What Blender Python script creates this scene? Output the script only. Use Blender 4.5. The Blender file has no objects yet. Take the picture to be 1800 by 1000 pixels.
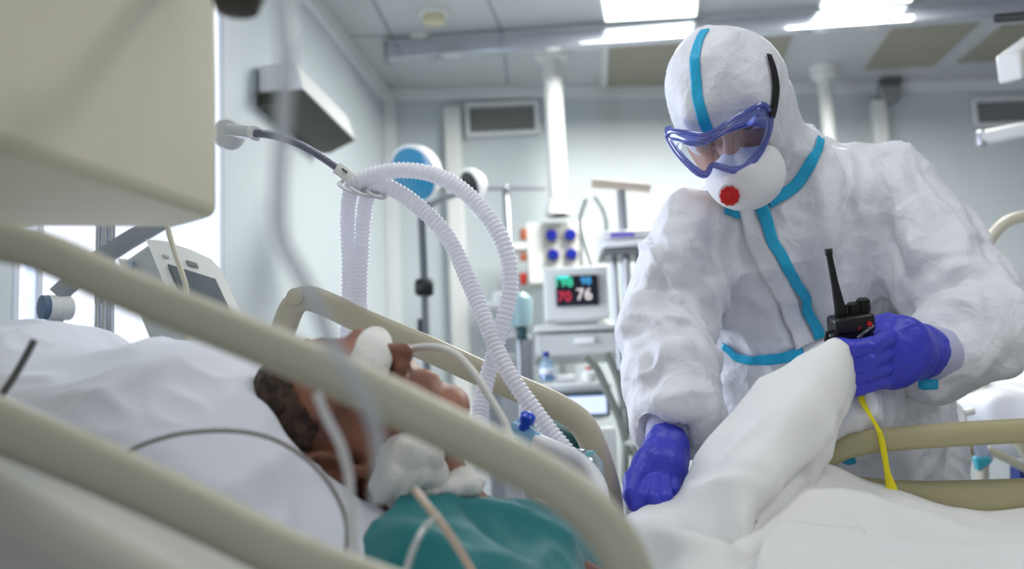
import bpy, bmesh, math, random
import numpy as np
from mathutils import Vector, Matrix, noise as mnoise
from mathutils.bvhtree import BVHTree

S = bpy.context.scene
COL = S.collection
random.seed(4)

# ------------------------------------------------------------------ camera, world, exposure
FPX = 1900.0
PITCH, ROLL = math.radians(8.5), math.radians(2.5)
CAM = np.array([0.0, 0.0, 1.0])
FW = np.array([0, math.cos(PITCH), math.sin(PITCH)])
_u0 = np.array([0, -math.sin(PITCH), math.cos(PITCH)]); _r0 = np.array([1.0, 0, 0])
RT = math.cos(ROLL) * _r0 - math.sin(ROLL) * _u0
UP = math.sin(ROLL) * _r0 + math.cos(ROLL) * _u0
cd = bpy.data.cameras.new('camera'); cam = bpy.data.objects.new('camera', cd); COL.objects.link(cam)
cd.sensor_width = 36.0; cd.lens = 36.0 * FPX / 1800.0; cd.clip_start = 0.02
cam.matrix_world = Matrix(((RT[0], UP[0], -FW[0], CAM[0]), (RT[1], UP[1], -FW[1], CAM[1]), (RT[2], UP[2], -FW[2], CAM[2]), (0, 0, 0, 1)))
cd.dof.use_dof = True; cd.dof.focus_distance = 1.60; cd.dof.aperture_fstop = 2.8
S.camera = cam
S.view_settings.view_transform = 'Standard'; S.view_settings.look = 'None'
S.view_settings.gamma = 1.0; S.view_settings.use_curve_mapping = False
S.view_settings.exposure = 0.30
w = bpy.data.worlds.new('world'); S.world = w; w.use_nodes = True
w.node_tree.nodes['Background'].inputs[0].default_value = (0.92, 0.94, 1.0, 1)
# overcast daylight, brightest low on the window side of the building
_nt = w.node_tree; _g = _nt.nodes.new('ShaderNodeTexCoord'); _s = _nt.nodes.new('ShaderNodeSeparateXYZ'); _m = _nt.nodes.new('ShaderNodeMapRange')
_nt.links.new(_g.outputs['Generated'], _s.inputs[0]); _nt.links.new(_s.outputs['X'], _m.inputs['Value'])
_m.inputs['From Min'].default_value = -.15; _m.inputs['From Max'].default_value = -.75; _m.inputs['To Min'].default_value = .29; _m.inputs['To Max'].default_value = 3.0
_nt.links.new(_m.outputs[0], _nt.nodes['Background'].inputs[1])


def area_light(name, loc, size, power, color=(1, 1, 1), rot=(0, 0, 0), sy=None):
    l = bpy.data.lights.new(name, 'AREA'); l.size = size; l.energy = power; l.color = color
    if sy: l.shape = 'RECTANGLE'; l.size_y = sy
    o = bpy.data.objects.new(name, l); o.location = loc; o.rotation_euler = rot; COL.objects.link(o)
    return o


def P(px, py, d):
    """photo pixel and distance along the view axis -> point of the place"""
    return CAM + d * (FW + (px - 900) / FPX * RT + (500 - py) / FPX * UP)


def ray(px, py):
    v = FW + (px - 900) / FPX * RT + (500 - py) / FPX * UP
    return v / np.linalg.norm(v)


def on_plane(px, py, p0, n):
    r = ray(px, py); return CAM + r * (np.dot(np.array(p0) - CAM, n) / np.dot(r, n))


CEIL = 2.7
def ceil(px, py, z=CEIL): return on_plane(px, py, (0, 0, z), np.array([0, 0, 1.0]))


# ------------------------------------------------------------------ materials
def lin(c): return tuple(((v / 255) / 12.92 if v / 255 <= .04045 else ((v / 255 + .055) / 1.055) ** 2.4) for v in c)


MATS = {}
def mat(name, rgb, rough=.5, metal=0., trans=0., bump=None, emit=0., sheen=0., coat=0., sss=0., ior=1.45, var=None, spec=None):
    if name in MATS: return MATS[name]
    m = bpy.data.materials.new(name); m.use_nodes = True; nt = m.node_tree; b = nt.nodes['Principled BSDF']
    c = lin(rgb) + (1,)
    b.inputs['Base Color'].default_value = c; b.inputs['Roughness'].default_value = rough
    b.inputs['Metallic'].default_value = metal; b.inputs['Transmission Weight'].default_value = trans
    b.inputs['IOR'].default_value = ior
    if spec is not None: b.inputs['Specular IOR Level'].default_value = spec
    if sheen: b.inputs['Sheen Weight'].default_value = sheen
    if coat: b.inputs['Coat Weight'].default_value = coat
    if sss: b.inputs['Subsurface Weight'].default_value = sss; b.inputs['Subsurface Radius'].default_value = (.01, .006, .004)
    if emit: b.inputs['Emission Color'].default_value = c; b.inputs['Emission Strength'].default_value = emit
    tc = nt.nodes.new('ShaderNodeTexCoord')
    if bump:
        sc, st, det = bump
        nz = nt.nodes.new('ShaderNodeTexNoise'); nz.inputs['Scale'].default_value = sc; nz.inputs['Detail'].default_value = det
        bp = nt.nodes.new('ShaderNodeBump'); bp.inputs['Strength'].default_value = st; bp.inputs['Distance'].default_value = .004
        nt.links.new(tc.outputs['Object'], nz.inputs['Vector']); nt.links.new(nz.outputs['Fac'], bp.inputs['Height'])
        nt.links.new(bp.outputs['Normal'], b.inputs['Normal'])
    if var:
        sc, rgb2 = var
        nz = nt.nodes.new('ShaderNodeTexNoise'); nz.inputs['Scale'].default_value = sc; nz.inputs['Detail'].default_value = 3
        rp = nt.nodes.new('ShaderNodeValToRGB'); rp.color_ramp.elements[0].position = .38; rp.color_ramp.elements[1].position = .62
        rp.color_ramp.elements[0].color = c; rp.color_ramp.elements[1].color = lin(rgb2) + (1,)
        nt.links.new(tc.outputs['Object'], nz.inputs['Vector']); nt.links.new(nz.outputs['Fac'], rp.inputs['Fac'])
        nt.links.new(rp.outputs['Color'], b.inputs['Base Color'])
    MATS[name] = m; return m


def clear_mat(name, rgb, gloss=.12, body=.15, rgb_body=None, rough=.08):
    """thin clear plastic: mostly see-through with a sheen and a little body colour"""
    if name in MATS: return MATS[name]
    m = bpy.data.materials.new(name); m.use_nodes = True; nt = m.node_tree; nt.nodes.clear()
    out = nt.nodes.new('ShaderNodeOutputMaterial'); tr = nt.nodes.new('ShaderNodeBsdfTransparent')
    gl = nt.nodes.new('ShaderNodeBsdfGlossy'); df = nt.nodes.new('ShaderNodeBsdfDiffuse'); tl = nt.nodes.new('ShaderNodeBsdfTranslucent')
    m1 = nt.nodes.new('ShaderNodeMixShader'); m2 = nt.nodes.new('ShaderNodeMixShader'); m3 = nt.nodes.new('ShaderNodeMixShader')
    tr.inputs[0].default_value = lin(rgb) + (1,); c2 = lin(rgb_body or rgb) + (1,)
    df.inputs[0].default_value = c2; tl.inputs[0].default_value = c2; gl.inputs['Roughness'].default_value = rough
    m3.inputs[0].default_value = .5; m1.inputs[0].default_value = body; m2.inputs[0].default_value = gloss
    nt.links.new(df.outputs[0], m3.inputs[1]); nt.links.new(tl.outputs[0], m3.inputs[2])
    nt.links.new(tr.outputs[0], m1.inputs[1]); nt.links.new(m3.outputs[0], m1.inputs[2])
    nt.links.new(m1.outputs[0], m2.inputs[1]); nt.links.new(gl.outputs[0], m2.inputs[2])
    nt.links.new(m2.outputs[0], out.inputs[0])
    MATS[name] = m; return m


# ------------------------------------------------------------------ object helpers
def mesh_obj(name, verts, faces, m, parent=None, smooth=True):
    me = bpy.data.meshes.new(name)
    me.from_pydata([tuple(map(float, v)) for v in verts], [], [tuple(map(int, f)) for f in faces])
    if smooth: me.polygons.foreach_set('use_smooth', [True] * len(me.polygons))
    me.materials.append(m); me.update()
    o = bpy.data.objects.new(name, me); COL.objects.link(o)
    if parent is not None: attach(o, parent)
    return o


def attach(o, parent):
    o.parent = parent
    # parts are built in room coordinates; take the thing's own base off again
    L = parent; off = Vector((0, 0, 0))
    while L is not None: off += L.location; L = L.parent
    if o.type == 'MESH': o.location = o.location - off
    return o


def recentre(o):
    """put a part-less thing's origin at its own base"""
    v = np.array([x.co[:] for x in o.data.vertices]); c = (v.min(0) + v.max(0)) / 2; c[2] = v[:, 2].min()
    o.data.transform(Matrix.Translation(Vector(-c))); o.location = Vector(c) + o.location


def tag(o, label, cat=None, group=None, kind=None):
    o['label'] = label
    if cat: o['category'] = cat
    if group: o['group'] = group
    if kind: o['kind'] = kind
    return o


def thing(name, label, cat, loc, group=None):
    o = bpy.data.objects.new(name, None); o.empty_display_size = .05; COL.objects.link(o)
    o.location = tuple(map(float, loc)); return tag(o, label, cat, group)


def struct(o, label=None):
    o['kind'] = 'structure'
    if label: o['label'] = label
    return o


class MB:
    """collects shapes into one mesh"""
    def __init__(s): s.v = []; s.f = []
    def add(s, v, f):
        n = len(s.v); s.v += [tuple(map(float, x)) for x in v]; s.f += [tuple(i + n for i in q) for q in f]; return s
    def box8(s, c):
        """eight corners: bottom ring then top ring"""
        return s.add(c, [(0, 3, 2, 1), (4, 5, 6, 7), (0, 1, 5, 4), (1, 2, 6, 5), (2, 3, 7, 6), (3, 0, 4, 7)])
    def box(s, c, size, ax=None):
        c = np.array(c, float); hx, hy, hz = np.array(size) / 2
        A = np.eye(3) if ax is None else np.array(ax)
        pts = [c + A[0] * x * hx + A[1] * y * hy + A[2] * z * hz for z in (-1, 1) for x, y in ((-1, -1), (1, -1), (1, 1), (-1, 1))]
        return s.box8(pts)
    def slab(s, quad, th):
        """quad of four points, thickened backwards along its normal"""
        q = np.array(quad, float); n = np.cross(q[1] - q[0], q[3] - q[0]); n /= np.linalg.norm(n)
        return s.box8(list(q + n * th) + list(q))
    def lathe(s, c, axis, prof, seg=28):
        """prof: list of (radius, height along axis)"""
        c = np.array(c, float); a = np.array(axis, float); a /= np.linalg.norm(a)
        t = np.array([1, 0, 0.]) if abs(a[0]) < .9 else np.array([0, 1., 0]); x = np.cross(a, t); x /= np.linalg.norm(x); y = np.cross(a, x)
        v = []; f = []
        for r, h in prof:
            for k in range(seg):
                g = 2 * math.pi * k / seg; v.append(c + a * h + (x * math.cos(g) + y * math.sin(g)) * max(r, 1e-5))
        for i in range(len(prof) - 1):
            for k in range(seg):
                k2 = (k + 1) % seg; f.append((i * seg + k, i * seg + k2, (i + 1) * seg + k2, (i + 1) * seg + k))
        f.append(tuple(range(seg))[::-1]); f.append(tuple((len(prof) - 1) * seg + k for k in range(seg)))
        return s.add(v, f)
    def cyl(s, a, b, r, r2=None, seg=20):
        a = np.array(a, float); b = np.array(b, float); L = np.linalg.norm(b - a); r2 = r if r2 is None else r2
        return s.lathe(a, b - a, [(r * .94, 0), (r, min(.002, L * .1)), (r2, L - min(.002, L * .1)), (r2 * .94, L)], seg)
    def tube(s, path, r, seg=12, ry=None, bn=None, rfun=None, cap=True, square=1.0):
        """sweep a round or squarish section along a path"""
        p = np.array(path, float); n = len(p); t = np.gradient(p, axis=0); t /= np.linalg.norm(t, axis=1)[:, None] + 1e-12
        v = []; f = []
        if bn is None:
            x = np.cross(t[0], [0, 0, 1.]);
            if np.linalg.norm(x) < .1: x = np.cross(t[0], [0, 1., 0])
        for i in range(n):
            if bn is not None: x = np.array(bn, float)
            x = x - t[i] * np.dot(x, t[i]); x /= np.linalg.norm(x); y = np.cross(t[i], x)
            R = r if rfun is None else rfun(i); RY = (ry if ry is not None else r) if rfun is None else R * ((ry or r) / r)
            for k in range(seg):
                g = 2 * math.pi * (k + .5) / seg; cx, sx = math.cos(g), math.sin(g)
                if square != 1.0: cx = math.copysign(abs(cx) ** square, cx); sx = math.copysign(abs(sx) ** square, sx)
                v.append(p[i] + x * R * cx + y * RY * sx)
        for i in range(n - 1):
            for k in range(seg):
                k2 = (k + 1) % seg; f.append((i * seg + k, i * seg + k2, (i + 1) * seg + k2, (i + 1) * seg + k))
        if cap: f.append(tuple(range(seg))[::-1]); f.append(tuple((n - 1) * seg + k for k in range(seg)))
        return s.add(v, f)
    def build(s, name, m, parent=None, smooth=False, bevel=0, seg=2):
        o = mesh_obj(name, s.v, s.f, m, parent, True)
        if bevel:
            b = o.modifiers.new('bevel', 'BEVEL'); b.width = bevel; b.segments = seg; b.limit_method = 'ANGLE'; b.angle_limit = math.radians(35)
            b.harden_normals = False
        if not smooth:
            me = o.data; me.set_sharp_from_angle(angle=math.radians(38))
        return o


def cr(pts, n=8):
    """Catmull-Rom through the points (rows may carry any number of columns)"""
    p = np.array(pts, float); q = np.vstack([2 * p[0] - p[1], p, 2 * p[-1] - p[-2]]); out = []
    for i in range(1, len(q) - 2):
        for k in range(n):
            t = k / n; a, b, c, d = q[i - 1], q[i], q[i + 1], q[i + 2]
            out.append(.5 * (2 * b + (c - a) * t + (2 * a - 5 * b + 4 * c - d) * t * t + (3 * b - a - 3 * c + d) * t ** 3))
    out.append(p[-1]); return np.array(out)


def PP(pts, n=8): return np.array([P(*q) for q in cr(pts, n)])


def resample(p, step):
    d = np.r_[0, np.cumsum(np.linalg.norm(np.diff(p, axis=0), axis=1))]; N = max(2, int(d[-1] / step)); s = np.linspace(0, d[-1], N)
    return np.stack([np.interp(s, d, p[:, k]) for k in range(p.shape[1])], 1)


# ---- noise
def _hash(i, s):
    h = (i[..., 0] * 73856093) ^ (i[..., 1] * 19349663) ^ (i[..., 2] * 83492791) ^ (s * 2654435)
    h = (h ^ (h >> 13)) * 1274126177; h = (h ^ (h >> 16)) & 0xffff
    return h.astype(np.float64) / 65535. * 2 - 1
def vnoise(p, seed=0):
    i = np.floor(p).astype(np.int64); f = p - i; u = f * f * f * (f * (f * 6 - 15) + 10); r = 0
    for dx in (0, 1):
        for dy in (0, 1):
            for dz in (0, 1):
                wgt = (u[..., 0] if dx else 1 - u[..., 0]) * (u[..., 1] if dy else 1 - u[..., 1]) * (u[..., 2] if dz else 1 - u[..., 2])
                r = r + wgt * _hash(i + np.array([dx, dy, dz]), seed)
    return r
def ridged(p, seed=0):
    return 1 - np.abs(vnoise(p, seed)) * 2
def facets(p, seed=0):
    """cellular height: flat-sided dimples meeting in sharp creases, like crumpled film"""
    i = np.floor(p).astype(np.int64); best = np.full(p.shape[:-1], 9.); 
    for dx in (-1, 0, 1):
        for dy in (-1, 0, 1):
            for dz in (-1, 0, 1):
                c = i + np.array([dx, dy, dz]); o = np.stack([_hash(c, seed + k) * .5 + .5 for k in (1, 2, 3)], -1)
                best = np.minimum(best, np.linalg.norm(c + o - p, axis=-1))
    return best


# ---- implicit surfaces meshed with surface nets
class Field:
    def __init__(s, lo, hi, vox):
        s.lo = np.array(lo, float); s.vox = vox; s.n = np.ceil((np.array(hi) - s.lo) / vox).astype(int) + 1
        s.F = np.full(s.n, .12, np.float32)
    def _block(s, lo, hi):
        a = np.clip(np.floor((lo - s.lo) / s.vox).astype(int), 1, s.n - 2); b = np.clip(np.ceil((hi - s.lo) / s.vox).astype(int) + 1, 2, s.n - 1)
        if (b <= a).any(): return None, None
        g = np.stack(np.meshgrid(*[s.lo[k] + s.vox * np.arange(a[k], b[k]) for k in range(3)], indexing='ij'), -1)
        return tuple(slice(a[k], b[k]) for k in range(3)), g
    def _op(s, d, sl, k, sub):
        A = s.F[sl]
        if sub: h = np.maximum(k - np.abs(A + d), 0) / k; s.F[sl] = np.maximum(A, -d) + h * h * k / 4
        else: h = np.maximum(k - np.abs(A - d), 0) / k; s.F[sl] = np.minimum(A, d) - h * h * k / 4
    def seg(s, a, b, ra, rb, k=.02, n=None, sc=1., sub=False):
        a = np.array(a, float); b = np.array(b, float); R = max(ra, rb) + k + .02
        sl, g = s._block(np.minimum(a, b) - R, np.maximum(a, b) + R)
        if sl is None: return
        ab = b - a; t = np.clip(((g - a) @ ab) / (ab @ ab + 1e-12), 0, 1); v = g - a - t[..., None] * ab
        if n is not None:
            n = np.array(n, float); n = n / np.linalg.norm(n); v = v + (1 / sc - 1) * (v @ n)[..., None] * n
        s._op((np.linalg.norm(v, axis=-1) - (ra + (rb - ra) * t)) * (min(sc, 1)), sl, k, sub)
    def chain(s, pts, k=.02, n=None, sc=1.):
        for (a, ra), (b, rb) in zip(pts[:-1], pts[1:]): s.seg(a, b, ra, rb, k, n, sc)
    def ell(s, c, R, ax=None, k=.02, sub=False):
        c = np.array(c, float); R = np.array(R, float); A = np.eye(3) if ax is None else np.array(ax); M = R.max() + k + .02
        sl, g = s._block(c - M, c + M)
        if sl is None: return
        q = ((g - c) @ A.T) / R; k0 = np.linalg.norm(q, axis=-1); k1 = np.linalg.norm(q / R, axis=-1) + 1e-9
        s._op(k0 * (k0 - 1) / k1, sl, k, sub)
    def mesh(s, smooth=2):
        F = s.F; ins = F < 0; nx, ny, nz = F.shape
        cnt = np.zeros((nx - 1, ny - 1, nz - 1), np.int8)
        for a in (0, 1):
            for b in (0, 1):
                for c in (0, 1): cnt += ins[a:nx - 1 + a, b:ny - 1 + b, c:nz - 1 + c]
        act = np.argwhere((cnt > 0) & (cnt < 8)); idx = np.full(cnt.shape, -1, np.int64); idx[tuple(act.T)] = np.arange(len(act))
        acc = np.zeros((len(act), 3)); num = np.zeros(len(act)); cor = [(a, b, c) for a in (0, 1) for b in (0, 1) for c in (0, 1)]
        for p in cor:
            for ax in range(3):
                if p[ax]: continue
                q = list(p); q[ax] = 1; fa = F[tuple((act + p).T)]; fb = F[tuple((act + q).T)]; m = (fa < 0) != (fb < 0)
                t = np.where(m, fa / np.where(m, fa - fb, 1), 0); pos = np.array(p, float)[None] + np.zeros((len(act), 1)); pos[:, ax] = t
                acc[m] += pos[m]; num[m] += 1
        V = s.lo + s.vox * (act + acc / num[:, None]); faces = []
        for ax in range(3):
            u, w = (ax + 1) % 3, (ax + 2) % 3; a = [slice(None)] * 3; b = [slice(None)] * 3; a[ax] = slice(0, -1); b[ax] = slice(1, None)
            ch = np.argwhere(ins[tuple(a)] != ins[tuple(b)]); 
            if not len(ch): continue
            flip = ins[tuple(a)][tuple(ch.T)]; e1 = np.zeros(3, int); e1[u] = 1; e2 = np.zeros(3, int); e2[w] = 1
            q = np.stack([idx[tuple((ch - e1 - e2).T)], idx[tuple((ch - e2).T)], idx[tuple(ch.T)], idx[tuple((ch - e1).T)]], 1)
            q[~flip] = q[~flip][:, ::-1]; faces.append(q)
        Fc = np.vstack(faces); Fc = Fc[(Fc >= 0).all(1)]
        return lap(V, Fc, smooth), Fc


def lap(V, Fc, it):
    e = np.vstack([Fc[:, [0, 1]], Fc[:, [1, 2]], Fc[:, [2, 3]], Fc[:, [3, 0]]]); n = len(V)
    deg = np.bincount(e[:, 0], minlength=n) + np.bincount(e[:, 1], minlength=n)
    for _ in range(it):
        A = np.stack([np.bincount(e[:, 0], V[e[:, 1], k], n) + np.bincount(e[:, 1], V[e[:, 0], k], n) for k in range(3)], 1)
        V = .4 * V + .6 * A / deg[:, None]
    return V


def normals(V, Fc):
    c = np.cross(V[Fc[:, 2]] - V[Fc[:, 0]], V[Fc[:, 3]] - V[Fc[:, 1]]); N = np.zeros_like(V)
    for j in range(4):
        for k in range(3): N[:, k] += np.bincount(Fc[:, j], c[:, k], len(V))
    return N / (np.linalg.norm(N, axis=1)[:, None] + 1e-12)


def nets_obj(name, V, Fc, m, parent=None):
    me = bpy.data.meshes.new(name); me.vertices.add(len(V)); me.vertices.foreach_set('co', V.astype(np.float32).ravel())
    me.loops.add(len(Fc) * 4); me.loops.foreach_set('vertex_index', Fc.astype(np.int32).ravel())
    me.polygons.add(len(Fc)); me.polygons.foreach_set('loop_start', np.arange(0, len(Fc) * 4, 4, dtype=np.int32))
    me.polygons.foreach_set('loop_total', np.full(len(Fc), 4, np.int32)); me.update(calc_edges=True); me.validate()
    me.polygons.foreach_set('use_smooth', [True] * len(me.polygons)); me.materials.append(m)
    o = bpy.data.objects.new(name, me); COL.objects.link(o)
    if parent is not None: attach(o, parent)
    return o


def bvh_of(V, Fc): return BVHTree.FromPolygons([tuple(v) for v in V], [tuple(map(int, f)) for f in Fc])


def hit(bvh, px, py):
    r = bvh.ray_cast(Vector(CAM), Vector(ray(px, py)))
    return (None, None) if r[0] is None else (np.array(r[0]), np.array(r[1]))


def ribbon_on(bvh, pts, width, name, m, parent, off=.002, th=.001, step=.0035, cross=6):
    """a strip of tape or cloth lying on a surface; pts: photo pixels of its middle line, width in metres or list"""
    C = []; N = []
    for q in cr(pts, 10):
        c, n = hit(bvh, q[0], q[1])
        if c is not None:
            if C and np.linalg.norm(c - C[-1]) > .06: continue
            C.append(c)
    C = resample(np.array(C), step)
    for _ in range(2): C[1:-1] = (C[:-2] + 2 * C[1:-1] + C[2:]) / 4
    T = np.gradient(C, axis=0); T /= np.linalg.norm(T, axis=1)[:, None]
    for c in C: N.append(np.array(bvh.find_nearest(Vector(c))[1]))
    N = np.array(N)
    for _ in range(4): N[1:-1] = (N[:-2] + N[1:-1] * 2 + N[2:]) / 4
    W = np.interp(np.linspace(0, 1, len(C)), np.linspace(0, 1, len(np.atleast_1d(width))), np.atleast_1d(width))
    v = []; f = []; K = cross + 1
    for i, c in enumerate(C):
        s = np.cross(T[i], N[i]); s /= np.linalg.norm(s)
        row = []
        for j in range(K):
            q = c + s * W[i] * (j / cross - .5); l = bvh.ray_cast(Vector(q + N[i] * .025), Vector(-N[i]), .05)[0]
            q2 = q if l is None else np.array(l)
            row.append(q2 + N[i] * off)
        v += row + [r + N[i] * th for r in row]
    for i in range(len(C) - 1):
        a = i * 2 * K; b = a + 2 * K
        for j in range(cross):
            f.append((a + j, a + j + 1, b + j + 1, b + j)); f.append((a + K + j + 1, a + K + j, b + K + j, b + K + j + 1))
        f.append((a, b, b + K, a + K)); f.append((a + cross, a + K + cross, b + K + cross, b + cross))
    e = (len(C) - 1) * 2 * K
    for j in range(cross):
        f.append((j + 1, j, K + j, K + j + 1)); f.append((e + j, e + j + 1, e + K + j + 1, e + K + j))
    return mesh_obj(name, v, f, m, parent)


def sheet(name, rows, m, parent=None, n=10, th=.004, disp=None, folds=()):
    """cloth from a grid of control points (photo pixel, distance)"""
    R = np.array([cr(r, n) for r in rows]); G = np.stack([cr(R[:, j], n) for j in range(R.shape[1])], 1)
    W = np.array([[P(*q) for q in row] for row in G]); a, b = W.shape[:2]
    du = np.gradient(W, axis=0); dv = np.gradient(W, axis=1); N = np.cross(dv, du); N /= np.linalg.norm(N, axis=2)[..., None] + 1e-9
    if (N.reshape(-1, 3).mean(0) @ (CAM - W.reshape(-1, 3).mean(0))) < 0: N = -N
    H = np.zeros((a, b)) if disp is None else disp(W)
    for path, amp, wd in folds:
        p = np.array([P(*q) for q in cr(path, 6)]); d = np.full((a, b), 9.); t_ = np.zeros((a, b))
        for i in range(len(p) - 1):
            ab = p[i + 1] - p[i]; t = np.clip(((W - p[i]) @ ab) / (ab @ ab), 0, 1); dd = np.linalg.norm(W - p[i] - t[..., None] * ab, axis=-1); m_ = dd < d; d[m_] = dd[m_]; t_[m_] = (i + t[m_]) / (len(p) - 1)
        H = H + 1.3 * amp * np.exp(-(d / wd) ** 1.35) * np.sin(np.clip(t_, .02, .98) * math.pi) ** .6
    W = W + N * H[..., None]
    v = W.reshape(-1, 3); f = [(i * b + j, i * b + j + 1, (i + 1) * b + j + 1, (i + 1) * b + j) for i in range(a - 1) for j in range(b - 1)]
    o = mesh_obj(name, v, f, m, parent); s = o.modifiers.new('solid', 'SOLIDIFY'); s.thickness = th; s.offset = 0
    return o


def text(name, body, pos, ax_x, ax_y, size, m, parent, ext=.0004):
    """lettering set as real geometry on a surface"""
    c = bpy.data.curves.new(name, 'FONT'); c.body = body; c.size = size; c.extrude = ext; c.align_x = 'CENTER'; c.align_y = 'CENTER'
    t = bpy.data.objects.new(name, c); COL.objects.link(t); bpy.context.view_layer.update()
    me = bpy.data.meshes.new_from_object(t.evaluated_get(bpy.context.evaluated_depsgraph_get())); bpy.data.objects.remove(t)
    X = np.array(ax_x, float); X /= np.linalg.norm(X); Y = np.array(ax_y, float); Y -= X * (X @ Y); Y /= np.linalg.norm(Y); Z = np.cross(X, Y)
    me.transform(Matrix(((X[0], Y[0], Z[0], pos[0]), (X[1], Y[1], Z[1], pos[1]), (X[2], Y[2], Z[2], pos[2]), (0, 0, 0, 1))))
    me.materials.clear(); me.materials.append(m); o = bpy.data.objects.new(name, me); COL.objects.link(o); attach(o, parent); return o


def copy_thing(root, loc, label=None):
    r = root.copy(); COL.objects.link(r); r.location = tuple(map(float, loc))
    if label: r['label'] = label
    for ch in list(root.children):
        c = ch.copy(); COL.objects.link(c); c.parent = r
        for g in list(ch.children): d = g.copy(); COL.objects.link(d); d.parent = c
    return r

# palette
M_wall = mat('wall paint', (203, 211, 214), .45, bump=(60, .05, 2), var=(1.3, (198, 207, 211)))
M_wallr = mat('right wall paint', (196, 200, 198), .45)
M_ceil = mat('ceiling panel', (205, 207, 210), .35)
M_beigep = mat('beige ceiling inset', (160, 155, 138), .4)
M_trim = mat('white trim', (222, 226, 228), .35)
M_floor = mat('grey vinyl floor', (120, 125, 128), .35, bump=(40, .05, 2))
M_cream = mat('cream plastic', (196, 193, 172), .42, bump=(300, .03, 2))
M_railc = mat('beige bed plastic', (187, 180, 158), .38)
M_rail2 = mat('khaki bed plastic', (172, 165, 128), .4)
M_white = mat('white plastic', (228, 230, 228), .35)
M_grey = mat('grey plastic', (150, 154, 156), .4)
M_dark = mat('dark plastic', (28, 30, 34), .4)
M_steel = mat('steel', (175, 178, 184), .28, metal=.9)
M_alu = mat('brushed aluminium', (190, 192, 196), .22, metal=.8)
M_sheet = mat('white cotton', (218, 219, 224), .85, sheen=.2, bump=(500, .06, 2))
M_pillow = mat('white pillow cotton', (214, 217, 228), .85, sheen=.2, bump=(500, .06, 2))
M_suit = None
M_tape = mat('blue seam tape', (26, 170, 214), .45, bump=(90, .35, 3))
M_nit = mat('violet nitrile', (58, 62, 190), .42, bump=(120, .25, 3))
M_hose = None

# ================================================================== ROOM
cA = ceil(676, 158); cB = ceil(552, 0); cR = ceil(1748, 142)
dirL = (cB - cA); dirL /= np.linalg.norm(dirL)          # along the left wall towards the camera
dirB = (cR - cA); dirB /= np.linalg.norm(dirB)          # along the back wall to the right
L0 = cA + dirL * 6.6; R0 = cA + dirB * 7.2
nB = np.array([dirB[1], -dirB[0], 0.]); nL = np.array([-dirL[1], dirL[0], 0.])
if nL @ (CAM - cA) < 0: nL = -nL
if nB @ (CAM - cA) < 0: nB = -nB
Z = np.array([0, 0, 1.0])
def bw(px, py, out=0.): return on_plane(px, py, cA + nB * out, nB)
def lw(px, py, out=0.): return on_plane(px, py, cA + nL * out, nL)
def flat(p, z): return np.array([p[0], p[1], z])

struct(MB().box8([flat(cA, 0) - nB * .12 - dirB * .12, flat(R0, 0) - nB * .12, flat(R0, 0), flat(cA, 0) - dirB * .12,
                  flat(cA, CEIL) - nB * .12 - dirB * .12, flat(R0, CEIL) - nB * .12, flat(R0, CEIL), flat(cA, CEIL) - dirB * .12]).build('wall_back', M_wall))
# left wall with a window opening
w0 = lw(393, 300); s_far = (w0 - cA) @ dirL; s_near = (lw(18, 560) - cA) @ dirL; zs, zt = .78, 2.42
def lwall(s0, s1, z0, z1):
    a = cA + dirL * s0; b = cA + dirL * s1
    return [flat(a, z0) - nL * .14, flat(b, z0) - nL * .14, flat(b, z0), flat(a, z0), flat(a, z1) - nL * .14, flat(b, z1) - nL * .14, flat(b, z1), flat(a, z1)]
mb = MB()
for a in ((0, s_far, 0, CEIL), (s_near, 6.6, 0, CEIL), (s_far, s_near, 0, zs), (s_far, s_near, zt, CEIL)): mb.box8(lwall(*a))
struct(mb.build('wall_left', M_wall))
def lpt(s, z, out=0.): return flat(cA + dirL * s, z) + nL * out
# window: frame with two mullions, glass
M_frame = mat('window frame white', (215, 220, 232), .3)
M_glass = clear_mat('window glass', (248, 250, 255), .05, .0, None, .02)
ax = (dirL, nL, Z); win = None
mb = MB(); mid = (s_far + s_near) / 2
for s in (s_far + .012, (lw(72, 500) - cA) @ dirL, s_near - .02): mb.box(lpt(s, (zs + zt) / 2, -.016), (.024, .03, zt - zs), ax)
for z in (zs + .03, zt - .03): mb.box(lpt(mid, z, -.016), (s_near - s_far, .029, .06), ax)
win = struct(mb.build('window_1', M_frame, bevel=.004))
MB().box(lpt(mid, (zs + zt) / 2, -.016), (s_near - s_far - .03, .005, zt - zs - .06), ax).build('window_glass', M_glass, win)
MB().box(lpt(mid, zs - .015, .03), (s_near - s_far + .1, .2, .03), ax).build('window_sill', M_white, win, bevel=.004)
# floor, ceiling
lo = flat(L0 - nL * .1, 0); 
struct(MB().box8([(-2.2, -1.6, -.1), (6.6, -1.6, -.1), (6.6, 5.6, -.1), (-2.2, 5.6, -.1), (-2.2, -1.6, 0), (6.6, -1.6, 0), (6.6, 5.6, 0), (-2.2, 5.6, 0)]).build('floor', M_floor))
struct(MB().box8([(-2.2, -1.6, CEIL), (6.6, -1.6, CEIL), (6.6, 5.6, CEIL), (-2.2, 5.6, CEIL), (-2.2, -1.6, CEIL + .1), (6.6, -1.6, CEIL + .1), (6.6, 5.6, CEIL + .1), (-2.2, 5.6, CEIL + .1)]).build('ceiling', M_ceil))
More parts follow.
